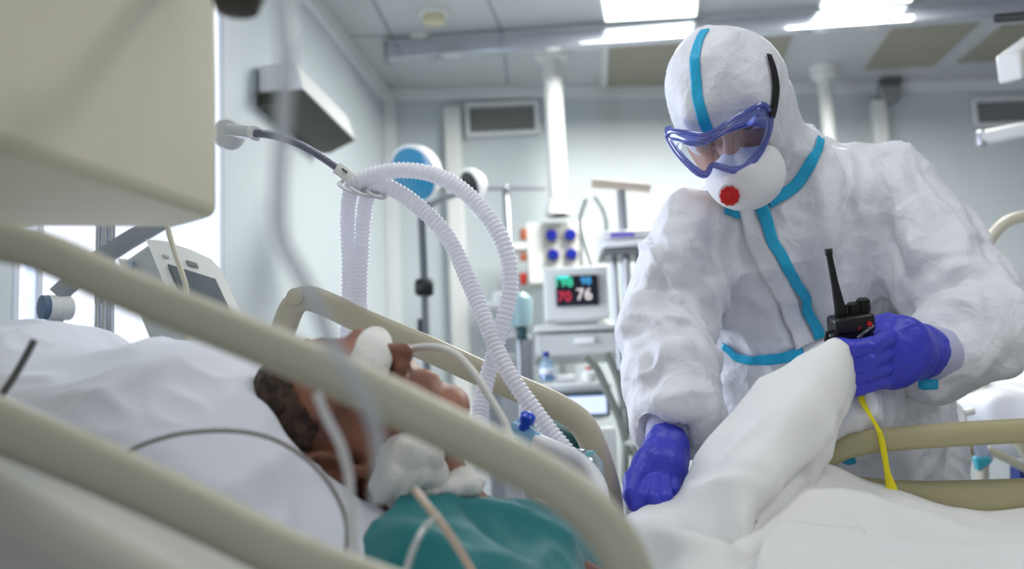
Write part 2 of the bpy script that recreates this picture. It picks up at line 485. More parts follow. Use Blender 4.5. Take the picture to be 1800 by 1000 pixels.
# ceiling seams and insets
nt = 0
def trim(mbo, m=M_trim, bevel=.003):
    global nt
    nt += 1; return struct(mbo.build('trim_%d' % nt, m, bevel=bevel))
trim(MB().box((cA + (cA + dirB * 7.2)) / 2 + nB * .015 - Z * .03, (7.2, .03, .06), (dirB, nB, Z)))
trim(MB().box((cA + (cA + dirL * 6.6)) / 2 + nL * .015 - Z * .04, (6.6, .03, .08), (dirL, nL, Z)))
trim(MB().box(flat(cA, CEIL / 2) + (nB + nL) * .02, (.06, .06, CEIL - .02), (dirB, nB, Z)))
def pil(px, py, wpx):
    c = bw(px, py, .03); wd = wpx / FPX * 5.2
    trim(MB().box(flat(c, (CEIL - .1) / 2 + .0), (wd, .06, CEIL - .11), (dirB, nB, Z)), M_white, .01)
pil(793, 160, 30); pil(1541, 170, 26)
def inset(px4, m=M_beigep, th=.012, name=None):
    q = [ceil(*p, z=CEIL - th) for p in px4]
    trim(MB().box8(q + [x + Z * (th - .0005) for x in q]), m, .002)
inset([(1070, 76), (1395, 58), (1360, 146), (1068, 152)])
inset([(1578, 40), (1728, 36), (1642, 117), (1520, 124)])
inset([(1760, 50), (1870, 44), (1820, 104), (1682, 112)])
# white strips bounding the insets and thin dark joints between ceiling sheets
for a, b, wd in (((1064, 70), (1062, 156), .03), ((1062, 155), (1370, 150), .03)):
    p, q = ceil(*a, z=CEIL - .008), ceil(*b, z=CEIL - .008); t = (q - p); L = np.linalg.norm(t); t /= L
    trim(MB().box((p + q) / 2, (L, wd, .014), (t, np.cross(Z, t), Z)))
M_joint = mat('joint grey', (160, 166, 172), .6)
for a, b in (((655, 0), (690, 66)), ((858, 0), (884, 60)), ((884, 60), (892, 146)), ((600, 64), (690, 63)), ((690, 66), (1060, 40))):
    p, q = ceil(*a, z=CEIL - .001), ceil(*b, z=CEIL - .001); t = (q - p); L = np.linalg.norm(t); t /= L
    trim(MB().box((p + q) / 2, (L, .012, .002), (t, np.cross(Z, t), Z)), M_joint, 0)

# ---- ceiling lights (lamp panels that give the light)
M_lamp = mat('lit lamp panel', (238, 250, 246), .5, emit=6.0)
def lamp(px4, label):
    q = [ceil(*p, z=CEIL - .02) for p in px4]; c = sum(q) / 4
    t = thing('ceiling_light', label, 'ceiling light', flat(c, CEIL - .03), 'lit ceiling panels')
    MB().box8([x - Z * .004 for x in q] + [x + Z * .002 for x in q]).build('diffuser', M_lamp, t)
    o = [c + (x - c) * 1.06 for x in q]
    MB().box8([x - Z * .0 for x in o] + [flat(x, CEIL - .0005) for x in o]).build('frame', M_trim, t)
    l = area_light('lamp_light', c - Z * .03, .5, 27, (1, .99, .95)); return t
lamp([(1066, 35), (1222, 26), (1230, -90), (1046, -80)], 'bright rectangular ceiling light above and left of the hooded person')
lamp([(1444, 13), (1600, 1), (1660, -120), (1484, -110)], 'thin edge of a bright ceiling light at the top right')

# unseen fill lamps in panel housings, added over the bed and behind the viewpoint
for k, (x, y) in enumerate(((-.1, 1.2), (1.5, .9), (.4, -.5))):
    c_ = np.array([x, y, CEIL - .02]); o_ = struct(MB().box(c_, (.62, .62, .03), (bxr0 := dirB, nB, Z)).build('trim_%d' % (40 + k), M_trim, bevel=.003))
    MB().box(c_ - Z * .017, (.56, .56, .006), (dirB, nB, Z)).build('diffuser', mat('added fill panel', (238, 246, 246), .5, emit=2.0), o_); area_light('lamp_light', c_ - Z * .04, .56, (4.5, 6.5, 1.0)[k], (1, .98, .94))
# daylight entering by the window
wl = area_light('window_daylight', lpt(mid, (zs + zt) / 2, -.35), 1.7, 30, (.84, .89, 1.0), sy=1.6)
wl.rotation_euler = Vector(nL).to_track_quat('-Z', 'Y').to_euler()
# ---- vent grilles
M_grille = mat('vent mesh grey', (146, 147, 146), .6)
def vent(px4, label):
    q = [bw(*p, out=.02) for p in px4]; c = sum(q) / 4
    t = thing('air_vent', label, 'air vent', c, 'wall air vents')
    o = [c + (x - c) * 1.0 for x in q]; i = [c + (x - c) * np.array([1, 1, 1]) for x in q]
    wv = q[1] - q[0]; hv = q[0] - q[3]; W = np.linalg.norm(wv); H = np.linalg.norm(hv); X = wv / W
    MB().box(c - nB * .012, (W - .03, .008, H - .03), (X, nB, Z)).build('mesh_panel', M_grille, t)
    mb = MB()
    for k in range(15): mb.box(c - nB * .006 + Z * (H - .055) * (k / 14 - .5), (W - .06, .006, .006), (X, nB, Z))
    mb.build('louvre', mat('vent slat grey', (134, 135, 133), .5), t)
    mb = MB()
    for sgn in (-1, 1):
        mb.box(c + X * sgn * (W / 2 - .011), (.022, .03, H), (X, nB, Z)); mb.box(c + Z * sgn * (H / 2 - .011), (W, .029, .022), (X, nB, Z))
    mb.build('frame', M_trim, t, bevel=.004)
vent([(816, 182), (946, 176), (948, 236), (820, 242)], 'grey air vent with white frame on back wall left of the ceiling column')
vent([(1708, 172), (1860, 166), (1860, 222), (1714, 224)], 'grey air vent with white frame at the far right of the back wall')

# ---- air unit on the left wall
q0, q1 = lw(535, 112, .16), lw(625, 196, .16); b0, b1 = lw(532, 152, .16), lw(612, 234, .16)
t = thing('air_conditioner', 'long white wall unit with dark open underside high on the left wall', 'air conditioner', (q0 + q1) / 2 - Z * .12)
D = q1 - q0; D[2] = 0; zt_ = (q0[2] + q1[2]) / 2; zb_ = (b0[2] + b1[2]) / 2
a, b = flat(q0, zt_), flat(q1, zt_); h = zt_ - zb_
MB().box8([flat(a, zb_), flat(b, zb_), flat(b, zb_) - nL * .155, flat(a, zb_) - nL * .155, a - nL * .03, b - nL * .03, b - nL * .155, a - nL * .155]).build('housing', M_white, t, bevel=.015, seg=3)
MB().box8([flat(a, zb_ - .04) - nL * .10, flat(b, zb_ - .04) - nL * .10, flat(b, zb_ - .04) - nL * .15, flat(a, zb_ - .04) - nL * .15,
           flat(a, zb_ + .0) - nL * .004, flat(b, zb_ + .0) - nL * .004, flat(b, zb_) - nL * .15, flat(a, zb_) - nL * .15]).build('air_outlet', mat('dark olive grille', (62, 62, 52), .5), t)

# ---- smoke detector
c = ceil(762, 20); t = thing('smoke_detector', 'small round cream smoke detector on the ceiling', 'smoke detector', c - Z * .05)
MB().lathe(c, -Z, [(.062, 0), (.06, .016), (.04, .02)]).build('base', M_white, t)
MB().lathe(c, -Z, [(.042, .02), (.045, .03), (.04, .048), (.025, .055), (.001, .056)]).build('sensor_head', mat('aged cream', (214, 208, 176), .4), t)
# ---- ceiling rail with hangers
ra, rb = P(680, 88, 4.5), P(1860, 14, 4.3); ra[2] = rb[2] = (ra[2] + rb[2]) / 2; dR = rb - ra; LR = np.linalg.norm(dR); dR /= LR; nR = np.cross(Z, dR)
t = thing('ceiling_rail', 'long shiny metal rail hanging under the ceiling across the room', 'ceiling rail', (ra + rb) / 2)
mb = MB(); mb.box((ra + rb) / 2, (LR, .06, .07), (dR, nR, Z)); mb.build('rail_beam', mat('satin rail metal', (190, 193, 202), .13, metal=.8), t, bevel=.004)
MB().box(ra, (.02, .07, .08), (dR, nR, Z)).build('end_cap', M_grey, t, bevel=.004)
for s in (.14, 1.25, LR - .1):
    p = ra + dR * s; MB().cyl(p + Z * .02, flat(p, CEIL - .001), .014).lathe(flat(p, CEIL - .001), -Z, [(.045, 0), (.045, .012), (.02, .02)]).build('hanger', M_white, t)
# ---- right column and speaker
c = ceil(1447, 118); t = thing('ceiling_column', 'thin white round column behind the hooded person', 'column', flat(c, 0))
MB().cyl(flat(c, 0), flat(c, CEIL - .03), .032, seg=24).build('shaft', M_white, t, smooth=False)
MB().lathe(flat(c, CEIL), -Z, [(.065, 0), (.06, .05), (.035, .07)]).build('collar', M_white, t)
c = bw(1565, 160, .05); t = thing('wall_speaker', 'small dark round device high on the back wall beside the right pilaster', 'speaker', c)
MB().lathe(c - nB * .048, nB, [(.06, 0), (.065, .04), (.05, .07), (.045, .06), (.001, .06)]).build('housing', M_grey, t)
MB().box(c + Z * .045, (.10, .08, .045), (dirB, nB, Z)).build('bracket', mat('dark grey plastic', (92, 96, 98), .5), t, bevel=.006)
# ---- lamp head and arm at the top right
t = thing('examination_lamp', 'white box lamp head with dark bracket at the top right edge', 'lamp', P(1790, 110, 2.6))
MB().slab([P(1748, 100, 2.55), P(1830, 40, 2.75), P(1832, 95, 2.75), P(1754, 150, 2.55)][::-1], .06).build('housing', M_white, t, bevel=.008)
MB().tube([P(1752, 32, 2.72), P(1830, 26, 2.6)], .012).build('bracket', M_dark, t)
MB().tube([P(1845, 30, 2.72), flat(P(1845, 30, 2.72), CEIL)], .02).build('pole', M_grey, t)
t = thing('lamp_support', 'white angled support arm pointing in from the right edge below the vent', 'support arm', P(1790, 235, 3.2))
MB().tube([P(1728, 243, 3.2), P(1790, 230, 3.15), P(1900, 214, 3.1)], .018, ry=.022).build('arm', M_white, t)
MB().lathe(P(1726, 250, 3.2), Z, [(.001, -.012), (.016, -.01), (.018, .0), (.016, .03), (.008, .035)]).build('joint', M_steel, t)
MB().tube([P(1900, 214, 3.1), flat(P(1900, 214, 3.1), CEIL)], .03).build('pole', M_white, t)

# ================================================================== BACKGROUND EQUIPMENT
# ---- ceiling pendant with sockets and shelves
D0 = 4.0
top = ceil(969, 92); d_col = (top - CAM) @ FW
def Q(px, py, d=d_col): return P(px, py, d)
t = thing('medical_pendant', 'white supply column from the ceiling with blue gas outlets, shelf and drawer', 'medical pendant', flat(top, CEIL - .02))
cb = Q(986, 384)
MB().cyl(flat(top, cb[2] - .01), flat(top, CEIL - .03), .041, seg=28).lathe(flat(top, cb[2] + .06), -Z, [(.042, 0), (.06, .05), (.062, .07)]).build('column', M_white, t)
MB().lathe(flat(top, CEIL), -Z, [(.075, 0), (.07, .03), (.045, .045)]).build('ceiling_flange', M_white, t)
def front(px0, py0, px1, py1, d, th):
    """upright box whose front face covers these pixels at distance d, th deep behind it"""
    a, b = P(px0, (py0 + py1) / 2, d), P(px1, (py0 + py1) / 2, d); zc0 = P((px0 + px1) / 2, py0, d)[2]; zc1 = P((px0 + px1) / 2, py1, d)[2]
    X = b - a; X[2] = 0; W = np.linalg.norm(X); X /= W; Y = np.cross(Z, X); c = (a + b) / 2; c[2] = (zc0 + zc1) / 2
    return c, X, Y, W, abs(zc0 - zc1), th
def fbox(mb, px0, py0, px1, py1, d, th):
    c, X, Y, W, H, th = front(px0, py0, px1, py1, d, th); mb.box(c + Y * th / 2, (W, th, H), (X, Y, Z)); return mb
fbox(MB(), 926, 388, 1020, 500, d_col - .08, .2).build('outlet_housing', mat('pendant housing', (222, 224, 218), .4), t, bevel=.01)
fbox(MB(), 1022, 382, 1044, 480, d_col - .10, .18).build('side_panel', M_white, t, bevel=.01)
fbox(MB(), 938, 568, 1108, 580, 3.46, .42).build('shelf', M_white, t, bevel=.008)
dr = fbox(MB(), 942, 584, 1106, 624, 3.47, .38).build('drawer', mat('pale grey drawer', (205, 208, 206), .4), t, bevel=.008)
fbox(MB(), 1010, 592, 1046, 604, 3.455, .02).build('drawer_handle', mat('bright white plastic', (245, 246, 248), .3), dr, bevel=.004)
MB().cyl(flat(Q(990, 490, d_col + .04), P(1000, 572, 3.75)[2] - .28), Q(990, 480, d_col + .04), .035).build('shelf_support', M_grey, t)
MB().box(P(990, 590, 3.9), (.08, .7, .03)).build('support_arm', M_grey, t)
M_blue = mat('royal blue plastic', (16, 34, 140), .35)
M_outl = mat('outlet rim beige', (205, 196, 180), .4)
o0 = None
for k, (px, py) in enumerate(((969, 414), (1002, 413), (972, 448), (1004, 447))):
    c = P(px, py, d_col - .085)
    if o0 is None:
        r = MB().lathe(c, -FW, [(.034, 0), (.034, .006), (.028, .009)]).build('gas_outlet', M_outl, t)
        kn = MB().lathe(c, -FW, [(.026, .009), (.0265, .03), (.021, .036), (.001, .037)]).lathe(c - Z * .012, -FW, [(.012, .01), (.01, .045), (.001, .046)]).build('outlet_knob', M_blue, r); o0 = (r, kn, c)
    else:
        r = o0[0].copy(); COL.objects.link(r); r.location = Vector(o0[0].location) + Vector(c - o0[2]); kn = o0[1].copy(); COL.objects.link(kn); kn.parent = r
M_or = mat('orange-brown plastic', (176, 98, 66), .45)
for py, hh in ((412, 20), (452, 14), (490, 20)):
    a, b = P(920, py - hh / 2, d_col - .06), P(920, py + hh / 2, d_col - .06)
    so = MB().cyl(a, b, .016).build('side_socket', M_or if py < 480 else mat('red plastic', (196, 42, 30), .4), t)
MB().box(P(925, 436, d_col - .02), (.16, .1, .03)).build('side_bracket', M_white, t, bevel=.005)
# ---- patient monitor
c, X, Y, W, H, th = front(957, 467, 1070, 562, 3.44, .12)
t = thing('patient_monitor', 'white monitor with coloured numbers on a dark screen, on the pendant shelf', 'monitor', c - Z * H / 2)
MB().box(c + Y * .06, (W, .12, H), (X, Y, Z)).box(c + Y * .06 - Z * H * .5, (W * .7, .1, .012), (X, Y, Z)).build('casing', M_white, t, bevel=.018, seg=3)
M_scr = mat('dark screen', (20, 22, 34), .15, emit=.35)
c2, X2, Y2, W2, H2, _ = front(977, 483, 1052, 538, 3.43, .01)
scr = MB().box(c2, (W2, .01, H2), (X2, Y2, Z)).build('screen', M_scr, t, bevel=.002)
def glyph(body, px, py, size, rgb, nm):
    text(nm, body, P(px, py, 3.421), X2, Z, size, mat('screen ' + nm, rgb, .5, emit=.55), scr)
glyph('198', 990, 497, .042, (60, 215, 160), 'green_reading'); glyph('70', 992, 522, .044, (210, 45, 75), 'red_reading')
glyph('76', 1027, 518, .052, (235, 225, 220), 'white_reading'); glyph('98', 1030, 494, .034, (70, 170, 225), 'blue_reading')
fbox(MB(), 978, 485, 1000, 489, 3.424, .002).build('status_strip', mat('screen teal', (70, 200, 200), .5, emit=1.0), scr)
fbox(MB(), 978, 553, 1002, 558, 3.437, .003).build('indicator_lights', mat('green light', (180, 235, 210), .4, emit=.6), t)
# ---- infusion pump on a stand
t = thing('infusion_pump', 'white infusion pump with violet display on a rack left of the hooded person', 'infusion pump', P(1100, 440, 3.3))
fbox(MB(), 1056, 402, 1150, 420, 3.3, .12).build('casing', M_white, t, bevel=.012)
fbox(MB(), 1057, 421, 1148, 433, 3.28, .14).build('front_ledge', mat('bright white plastic', (245, 246, 248), .3), t, bevel=.01)
fbox(MB(), 1073, 408, 1115, 416, 3.293, .01).build('display', mat('violet display', (96, 92, 168), .3, emit=.4), t, bevel=.001)
t = thing('equipment_rack', 'grey metal rack with poles carrying the white infusion pump', 'rack', flat(P(1100, 560, 3.35), 0))
fbox(MB(), 1058, 436, 1150, 446, 3.29, .16).build('bracket', mat('mid grey metal', (130, 134, 134), .35, metal=.5), t, bevel=.004)
for px, d in ((1078, 3.36), (1098, 3.33), (1122, 3.36)):
    p = P(px, 440, d); MB().cyl(flat(p, .02), flat(p, P(px, 318 if px == 1098 else 446, d)[2]), .010 if px != 1098 else .014).build('pole', M_steel, t)
p = P(1098, 440, 3.33); MB().cyl(flat(p, .0), flat(p, .05), .17, .15, seg=32).build('base', M_grey, t)
MB().tube([P(1040, 322, 3.33), P(1142, 331, 3.36)], .012, ry=.014, square=.6).build('cross_bar', mat('pinkish beige plastic', (214, 200, 186), .45), t)
for k, (pa) in enumerate((((1045, 345), (1060, 370), (1066, 400), (1060, 430)), ((1030, 350), (1020, 385), (1025, 420), (1040, 470)))):
    mbt = MB().tube(np.array([P(x, y, 3.7) for x, y in cr(pa, 6)]), .007).build('gas_hose', mat('grey rubber hose', (150, 156, 154), .5))
    tag(mbt, ('grey hose hanging against the wall just left of the infusion pump', 'grey hose beside the pendant side panel')[k], 'hose', 'hoses by the pendant'); recentre(mbt)
# thin stand by the column
t = thing('iv_stand', 'thin grey drip stand with a cross bar left of the ceiling pendant', 'drip stand', flat(P(892, 560, 4.3), 0))
p = P(892, 400, 4.3); MB().cyl(flat(p, .05), flat(p, P(892, 326, 4.3)[2]), .015).build('pole', M_steel, t)
MB().tube([P(812, 332, 4.3), P(958, 331, 4.3)], .007).build('cross_bar', M_steel, t)
MB().cyl(flat(p, 0), flat(p, .05), .24, .2, seg=30).build('base', M_grey, t)
# ---- surgical lamps on a stand
M_lampblue = mat('blue tinted lamp face', (36, 128, 166), .12, coat=.5)
t = thing('surgical_lamp', 'mobile surgical lamp with blue glass face on a dark pole behind the hoses', 'surgical lamp', flat(P(744, 560, 3.6), 0))
lc = P(728, 306, 3.55); la = -FW * .72 - RT * .55 - UP * .35; la /= np.linalg.norm(la)
MB().lathe(lc, la, [(.001, -.075), (.05, -.07), (.085, -.045), (.098, -.01), (.1, .0), (.094, .004)]).build('lamp_shell', M_white, t)
MB().lathe(lc, la, [(.092, .0), (.090, .008), (.06, .018), (.001, .022)]).build('lamp_glass', M_lampblue, t)
p = P(744, 380, 3.6); pk = P(746, 505, 3.6)
MB().tube([P(748, 352, 3.58), P(741, 385, 3.6), P(746, 500, 3.6)], .013, ry=.013).build('arm', mat('dark grey metal', (96, 102, 106), .35, metal=.5), t)
MB().lathe(pk, RT, [(.024, -.03), (.03, -.02), (.03, .02), (.024, .03)]).build('joint', M_dark, t)
MB().cyl(flat(pk, .04), pk, .012).build('pole', mat('dark grey metal', (96, 102, 106), .35, metal=.5), t)
MB().cyl(P(743, 560, 3.6), P(743, 590, 3.6), .018).build('grip', M_dark, t)
MB().cyl(flat(pk, 0), flat(pk, .05), .26, .22, seg=32).build('base', M_dark, t)
MB().tube([P(740, 372, 3.6), P(770, 352, 3.6), P(810, 338, 3.6)], .010).build('cross_arm', M_grey, t)
l2 = P(826, 326, 3.6); la2 = -FW * .6 - RT * .75 - UP * .3; la2 /= np.linalg.norm(la2)
h2 = MB().lathe(l2, la2, [(.001, -.05), (.035, -.046), (.055, -.02), (.06, .0), (.055, .003)]).build('small_lamp_head', M_white, t)
MB().lathe(l2, la2, [(.052, .0), (.045, .006), (.001, .009)]).build('lamp_face', M_dark, h2)
MB().cyl(P(828, 345, 3.58), P(834, 382, 3.58), .009, .006).build('handle', M_white, t)
# ---- lower equipment: device with lit screen, bottles, cabinet, bag, stand
t = thing('bedside_device', 'low white device with a pale lit screen below the drawer', 'medical device', flat(P(1010, 735, 3.2), P(1010, 735, 3.2)[2]))
fbox(MB(), 944, 672, 1076, 688, 3.2, .34).build('top', mat('pale grey drawer', (205, 208, 206), .4), t, bevel=.012)
fbox(MB(), 948, 688, 1074, 736, 3.22, .32).build('casing', M_white, t, bevel=.01)
fbox(MB(), 968, 691, 1071, 732, 3.205, .012).build('screen_frame', mat('dark teal frame', (70, 100, 116), .4), t, bevel=.004)
fbox(MB(), 974, 697, 1066, 728, 3.20, .01).build('screen', mat('pale lit screen', (196, 206, 240), .4, emit=.75), t)
c = P(1010, 740, 3.35); MB().cyl(flat(c, .02), flat(c, P(1010, 737, 3.35)[2]), .03).cyl(flat(c, 0), flat(c, .04), .24, .2, seg=28).build('stand', M_grey, t)
def bottle(px, py0, py1, d, r, body, cap, label, cat, name='water_bottle', nmc='cap'):
    b = P(px, py1, d); tp = P(px, py0, d)[2]; h = tp - b[2]
    t = thing(name, label, cat, b)
    MB().lathe(b, Z, [(r * .9, 0), (r, .008), (r, h * .55), (r * .95, h * .62), (r * .4, h * .8), (r * .38, h * .86)]).build('bottle_body', body, t)
    MB().lathe(b, Z, [(r * .48, h * .84), (r * .5, h * .86), (r * .48, h), (r * .3, h * 1.01)]).build(nmc, cap, t); return t, b, h
M_pet = clear_mat('clear blue bottle', (214, 232, 244), .12, .25, (190, 220, 240))
t, b, h = bottle(962, 618, 670, 3.12, .020, M_pet, M_blue, 'small clear water bottle with a blue cap below the drawer', 'bottle')
MB().lathe(b, Z, [(.0206, h * .22), (.0212, h * .23), (.0212, h * .42), (.0206, h * .43)]).build('paper_label', mat('white label', (226, 232, 244), .5), t)
MB().lathe(b, Z, [(.0186, .004), (.0190, .009), (.0190, h * .2), (.001, h * .2)]).build('water', clear_mat('water', (150, 205, 235), .1, .4, (140, 200, 235)), t)
bottle(1036, 645, 671, 3.12, .022, M_white, mat('red plastic', (196, 42, 30), .4), 'short white jar with a red lid on the low device', 'jar', 'jar', 'lid')
o = fbox(MB(), 974, 658, 1012, 671, 3.12, .05).build('tissue_box', mat('bright white plastic', (245, 246, 248), .3), bevel=.006)
tag(o, 'small white box between the water bottle and the red-lidded jar', 'box'); recentre(o)
t = thing('supply_cabinet', 'grey cabinet standing behind the crossing hoses', 'cabinet', flat(P(890, 600, 3.9), 0))
c, X, Y, W, H, _ = front(856, 588, 938, 760, 3.8, .4)
hc = P(897, 588, 3.8)[2]; cc = flat(c, hc / 2)
MB().box(cc + Y * .2, (W, .4, hc), (X, Y, Z)).build('body', mat('cabinet grey', (150, 154, 158), .45), t, bevel=.006)
MB().box(cc - Y * .004 , (W * .42, .012, hc * .9), (X, Y, Z)).build('door', mat('cabinet door grey', (172, 176, 178), .45), t, bevel=.004)
t = thing('suction_canister', 'pale teal plastic canister on a pole behind the hose crossing', 'canister', P(917, 575, 3.6))
MB().lathe(P(917, 575, 3.6), Z, [(.03, 0), (.034, .01), (.042, .09), (.036, .1), (.02, .115)]).build('canister_body', mat('pale teal plastic', (160, 190, 196), .3, trans=.2), t)
MB().cyl(P(917, 576, 3.6) - Z * .04, P(917, 576, 3.6), .018).build('drain_cap', mat('dark teal plastic', (30, 72, 76), .4), t)
MB().cyl(flat(P(908, 560, 3.66), .0), P(908, 482, 3.66), .011).build('pole', M_steel, t)
MB().box(P(878, 536, 3.66), (.10, .04, .02)).build('tray', M_white, t, bevel=.005)
MB().lathe(P(876, 524, 3.66), Z, [(.018, -.02), (.022, 0), (.018, .02), (.001, .024)]).build('white_knob', M_white, t)
o = MB()
t = thing('trolley_frame', 'grey tubular trolley frame behind the left sleeve of the hooded person', 'trolley', flat(P(1100, 900, 2.9), 0))
for path in (((1030, 626), (1050, 650), (1068, 690), (1090, 740), (1104, 800)), ((1066, 620), (1084, 660), (1100, 720), (1112, 760)), ((1098, 625), (1100, 700), (1098, 850)), ((1115, 720), (1117, 800), (1118, 880))):
    MB().tube(np.array([P(x, y, 2.95) for x, y in cr(path, 6)]), .011).build('tube', mat('grey green metal', (140, 146, 138), .35, metal=.4), t)
MB().tube([P(1098, 778, 2.95), P(1122, 778, 2.95)], .012).build('cross_tube', M_white, t)
b0_ = P(1098, 850, 2.95); MB().tube([b0_, flat(b0_, .04)], .011).build('leg', M_steel, t); MB().box(flat(b0_, .03), (.4, .3, .05)).build('base', M_grey, t, bevel=.01)
o = MB().box(P(1068, 800, 2.7), (.045, .06, .14)).build('wipes_tub', M_white, bevel=.008); tag(o, 'white tub behind the right end of the far side rail', 'tub'); recentre(o)
t = thing('office_chair', 'dark teal chair seat seen through the loop of the far side rail', 'chair', flat(P(995, 770, 2.6), 0))
F_ = Field(P(980, 780, 2.6) - .32, P(980, 780, 2.6) + .32, .012)
F_.ell(P(1000, 768, 2.62), (.075, .07, .03), (RT*.91-UP*.41, FW, UP * .91 + RT * .41), .02); V_, C_ = F_.mesh(1)
nets_obj('seat', V_, C_, mat('dark teal fabric', (12, 66, 66), .7), t)
MB().cyl(flat(P(1000, 780, 2.62), .03), P(1000, 780, 2.62), .025).cyl(flat(P(1000, 780, 2.62), 0), flat(P(1000, 780, 2.62), .04), .25, .1, seg=24).build('chair_base', M_dark, t)

# ---- second bed on the right
t = thing('second_bed', 'another beige hospital bed at the right edge beyond the rail', 'hospital bed', flat(P(1900, 760, 2.9), 0))
MB().tube(np.array([P(x, y, 2.7) for x, y in cr(((1728, 560), (1726, 470), (1736, 430), (1762, 396), (1800, 380), (1880, 368)), 8)]), .014).build('head_hoop', mat('beige tube', (205, 198, 178), .4), t)
MB().tube([P(1728, 560, 2.7), P(1728, 860, 2.7)], .014).build('hoop_post', mat('beige tube', (205, 198, 178), .4), t)
MB().tube([P(1745, 608, 2.9), P(1900, 602, 2.9)], .022).tube([P(1762, 608, 2.9), P(1775, 650, 2.9)], .012).build('rail', M_cream, t)
MB().slab([P(1690, 662, 2.75), P(1860, 655, 2.75), P(1860, 800, 2.75), P(1690, 800, 2.75)][::-1], .05).build('headboard', mat('khaki board', (138, 128, 88), .5), t, bevel=.01)
MB().slab([P(1735, 668, 2.74), P(1742, 668, 2.74), P(1742, 790, 2.74), P(1735, 790, 2.74)][::-1], .02).build('board_joint', mat('dark brown', (70, 56, 42), .6), t)
c = P(1900, 790, 2.75); MB().box(flat(c, .62), (.9, .9, .1)).box(flat(c, .3), (.5, .5, .55)).build('bed_frame', M_grey, t, bevel=.01)
MB().tube(np.array([P(x, y, 2.45) for x, y in ((1735, 790), (1770, 806), (1800, 822), (1850, 850))]), .010).build('linkage', M_cream, t)
MB().tube(np.array([P(x, y, 2.4) for x, y in ((1785, 770), (1796, 790), (1810, 812))]), .010).build('linkage', M_cream, t)
MB().slab([P(1775, 812, 2.5), P(1900, 812, 2.5), P(1900, 960, 2.5), P(1775, 960, 2.5)][::-1], .05).build('blue_panel', mat('deep blue panel', (36, 58, 128), .5), t)
F_ = Field(P(1900, 690, 2.8) - .75, P(1900, 690, 2.8) + .75, .014)
F_.ell(P(1850, 690, 2.7), (.22, .16, .085), (RT * .9 + UP * .4, FW, UP * .9 - RT * .4), .03)
F_.ell(P(1760, 725, 2.55), (.10, .10, .05), (RT, FW, UP), .05); F_.ell(P(1880, 740, 2.6), (.24, .25, .09), (RT, FW, UP), .05)
V_, C_ = F_.mesh(1); N_ = normals(V_, C_); V_ = V_ + N_ * (ridged(V_ * 9, 3) * .012)[:, None]
o = nets_obj('bedding', V_, C_, M_sheet); tag(o, 'rumpled white bedding on the second bed at the right edge', 'bedding'); recentre(o)
o = MB().slab([P(1655, 678, 3.0), P(1690, 677, 3.0), P(1690, 700, 3.0), P(1655, 700, 3.0)][::-1], .1).build('storage_box', mat('pale lilac plastic', (196, 198, 216), .4), bevel=.005)
tag(o, 'pale box behind the elbow of the hooded person', 'box'); recentre(o)
# white chair
t = thing('white_chair', 'white tubular chair behind the khaki rail on the right', 'chair', flat(P(1690, 900, 2.3), 0))
bk = np.array([P(x, y, 2.3) for x, y in cr(((1612, 770), (1618, 725), (1640, 706), (1668, 708), (1686, 724), (1694, 760), (1697, 840), (1700, 960)), 8)])
MB().tube(bk, .013, ry=.010, bn=FW).build('back_frame', mat('bright white plastic', (245, 246, 248), .3), t)
MB().tube([P(1697, 960, 2.3), flat(P(1697, 960, 2.3), .0)], .012).tube([P(1612, 770, 2.3), flat(P(1612, 770, 2.3), .0)], .012).build('leg', mat('bright white plastic', (245, 246, 248), .3), t)
MB().tube([P(1694, 726, 2.3), P(1712, 722, 2.3)], .008).build('arm_stub', M_white, t)
MB().slab([P(1614, 718, 2.31), P(1682, 718, 2.31), P(1692, 800, 2.31), P(1614, 800, 2.31)][::-1], .012).build('back_panel', M_white, t, bevel=.005)
MB().box(flat(P(1655, 900, 2.45), .45), (.24, .34, .03)).build('seat', M_white, t, bevel=.01)
# drain bag hanging on the second bed
t = thing('drainage_bag', 'clear drainage bag with teal liquid hanging beyond the khaki rail', 'drainage bag', P(1730, 825, 2.35))
MB().slab([P(1706, 768, 2.36), P(1724, 768, 2.36), P(1742, 806, 2.36), P(1716, 828, 2.36)][::-1], .02).build('bag', clear_mat('clear film bag', (205, 208, 222), .12, .5, (190, 194, 212)), t, bevel=.005)
MB().slab([P(1706, 801, 2.355), P(1736, 801, 2.355), P(1736, 812, 2.355), P(1713, 826, 2.355)][::-1], .022).build('liquid', mat('teal liquid', (62, 168, 188), .25), t, bevel=.004)
MB().tube([P(1716, 768, 2.37), P(1735, 740, 2.5)], .003).build('hanger', M_white, t)
o = MB().slab([P(1736, 772, 2.6), P(1790, 765, 2.6), P(1792, 800, 2.6), P(1742, 786, 2.6)][::-1], .05).build('dark_bag', M_dark, bevel=.01)
tag(o, 'black folded bag under the second bed seen through the rail', 'bag'); recentre(o)

# ================================================================== HOSPITAL BED
bx = np.array([1, -.15, 0]); bx /= np.linalg.norm(bx); by = np.cross(Z, bx)      # along the bed to its foot, across it to the far side
bed = thing('hospital_bed', 'cream hospital bed with raised head section in the foreground, under the patient', 'hospital bed', (.35, 1.1, 0))
def bar(path, name, m, r=.018, ry=.015, bn=None, seg=20, rf=None, sq=.8):
    p = np.array([P(*q) for q in cr(path, 10)]); p = resample(p, .012)
    for _ in range(3): p[1:-1] = (p[:-2] + p[1:-1] * 2 + p[2:]) / 4
    return MB().tube(p, ry, seg=seg, ry=r, bn=by if bn is None else bn, square=sq, rfun=rf).build(name, m, bed, smooth=True)
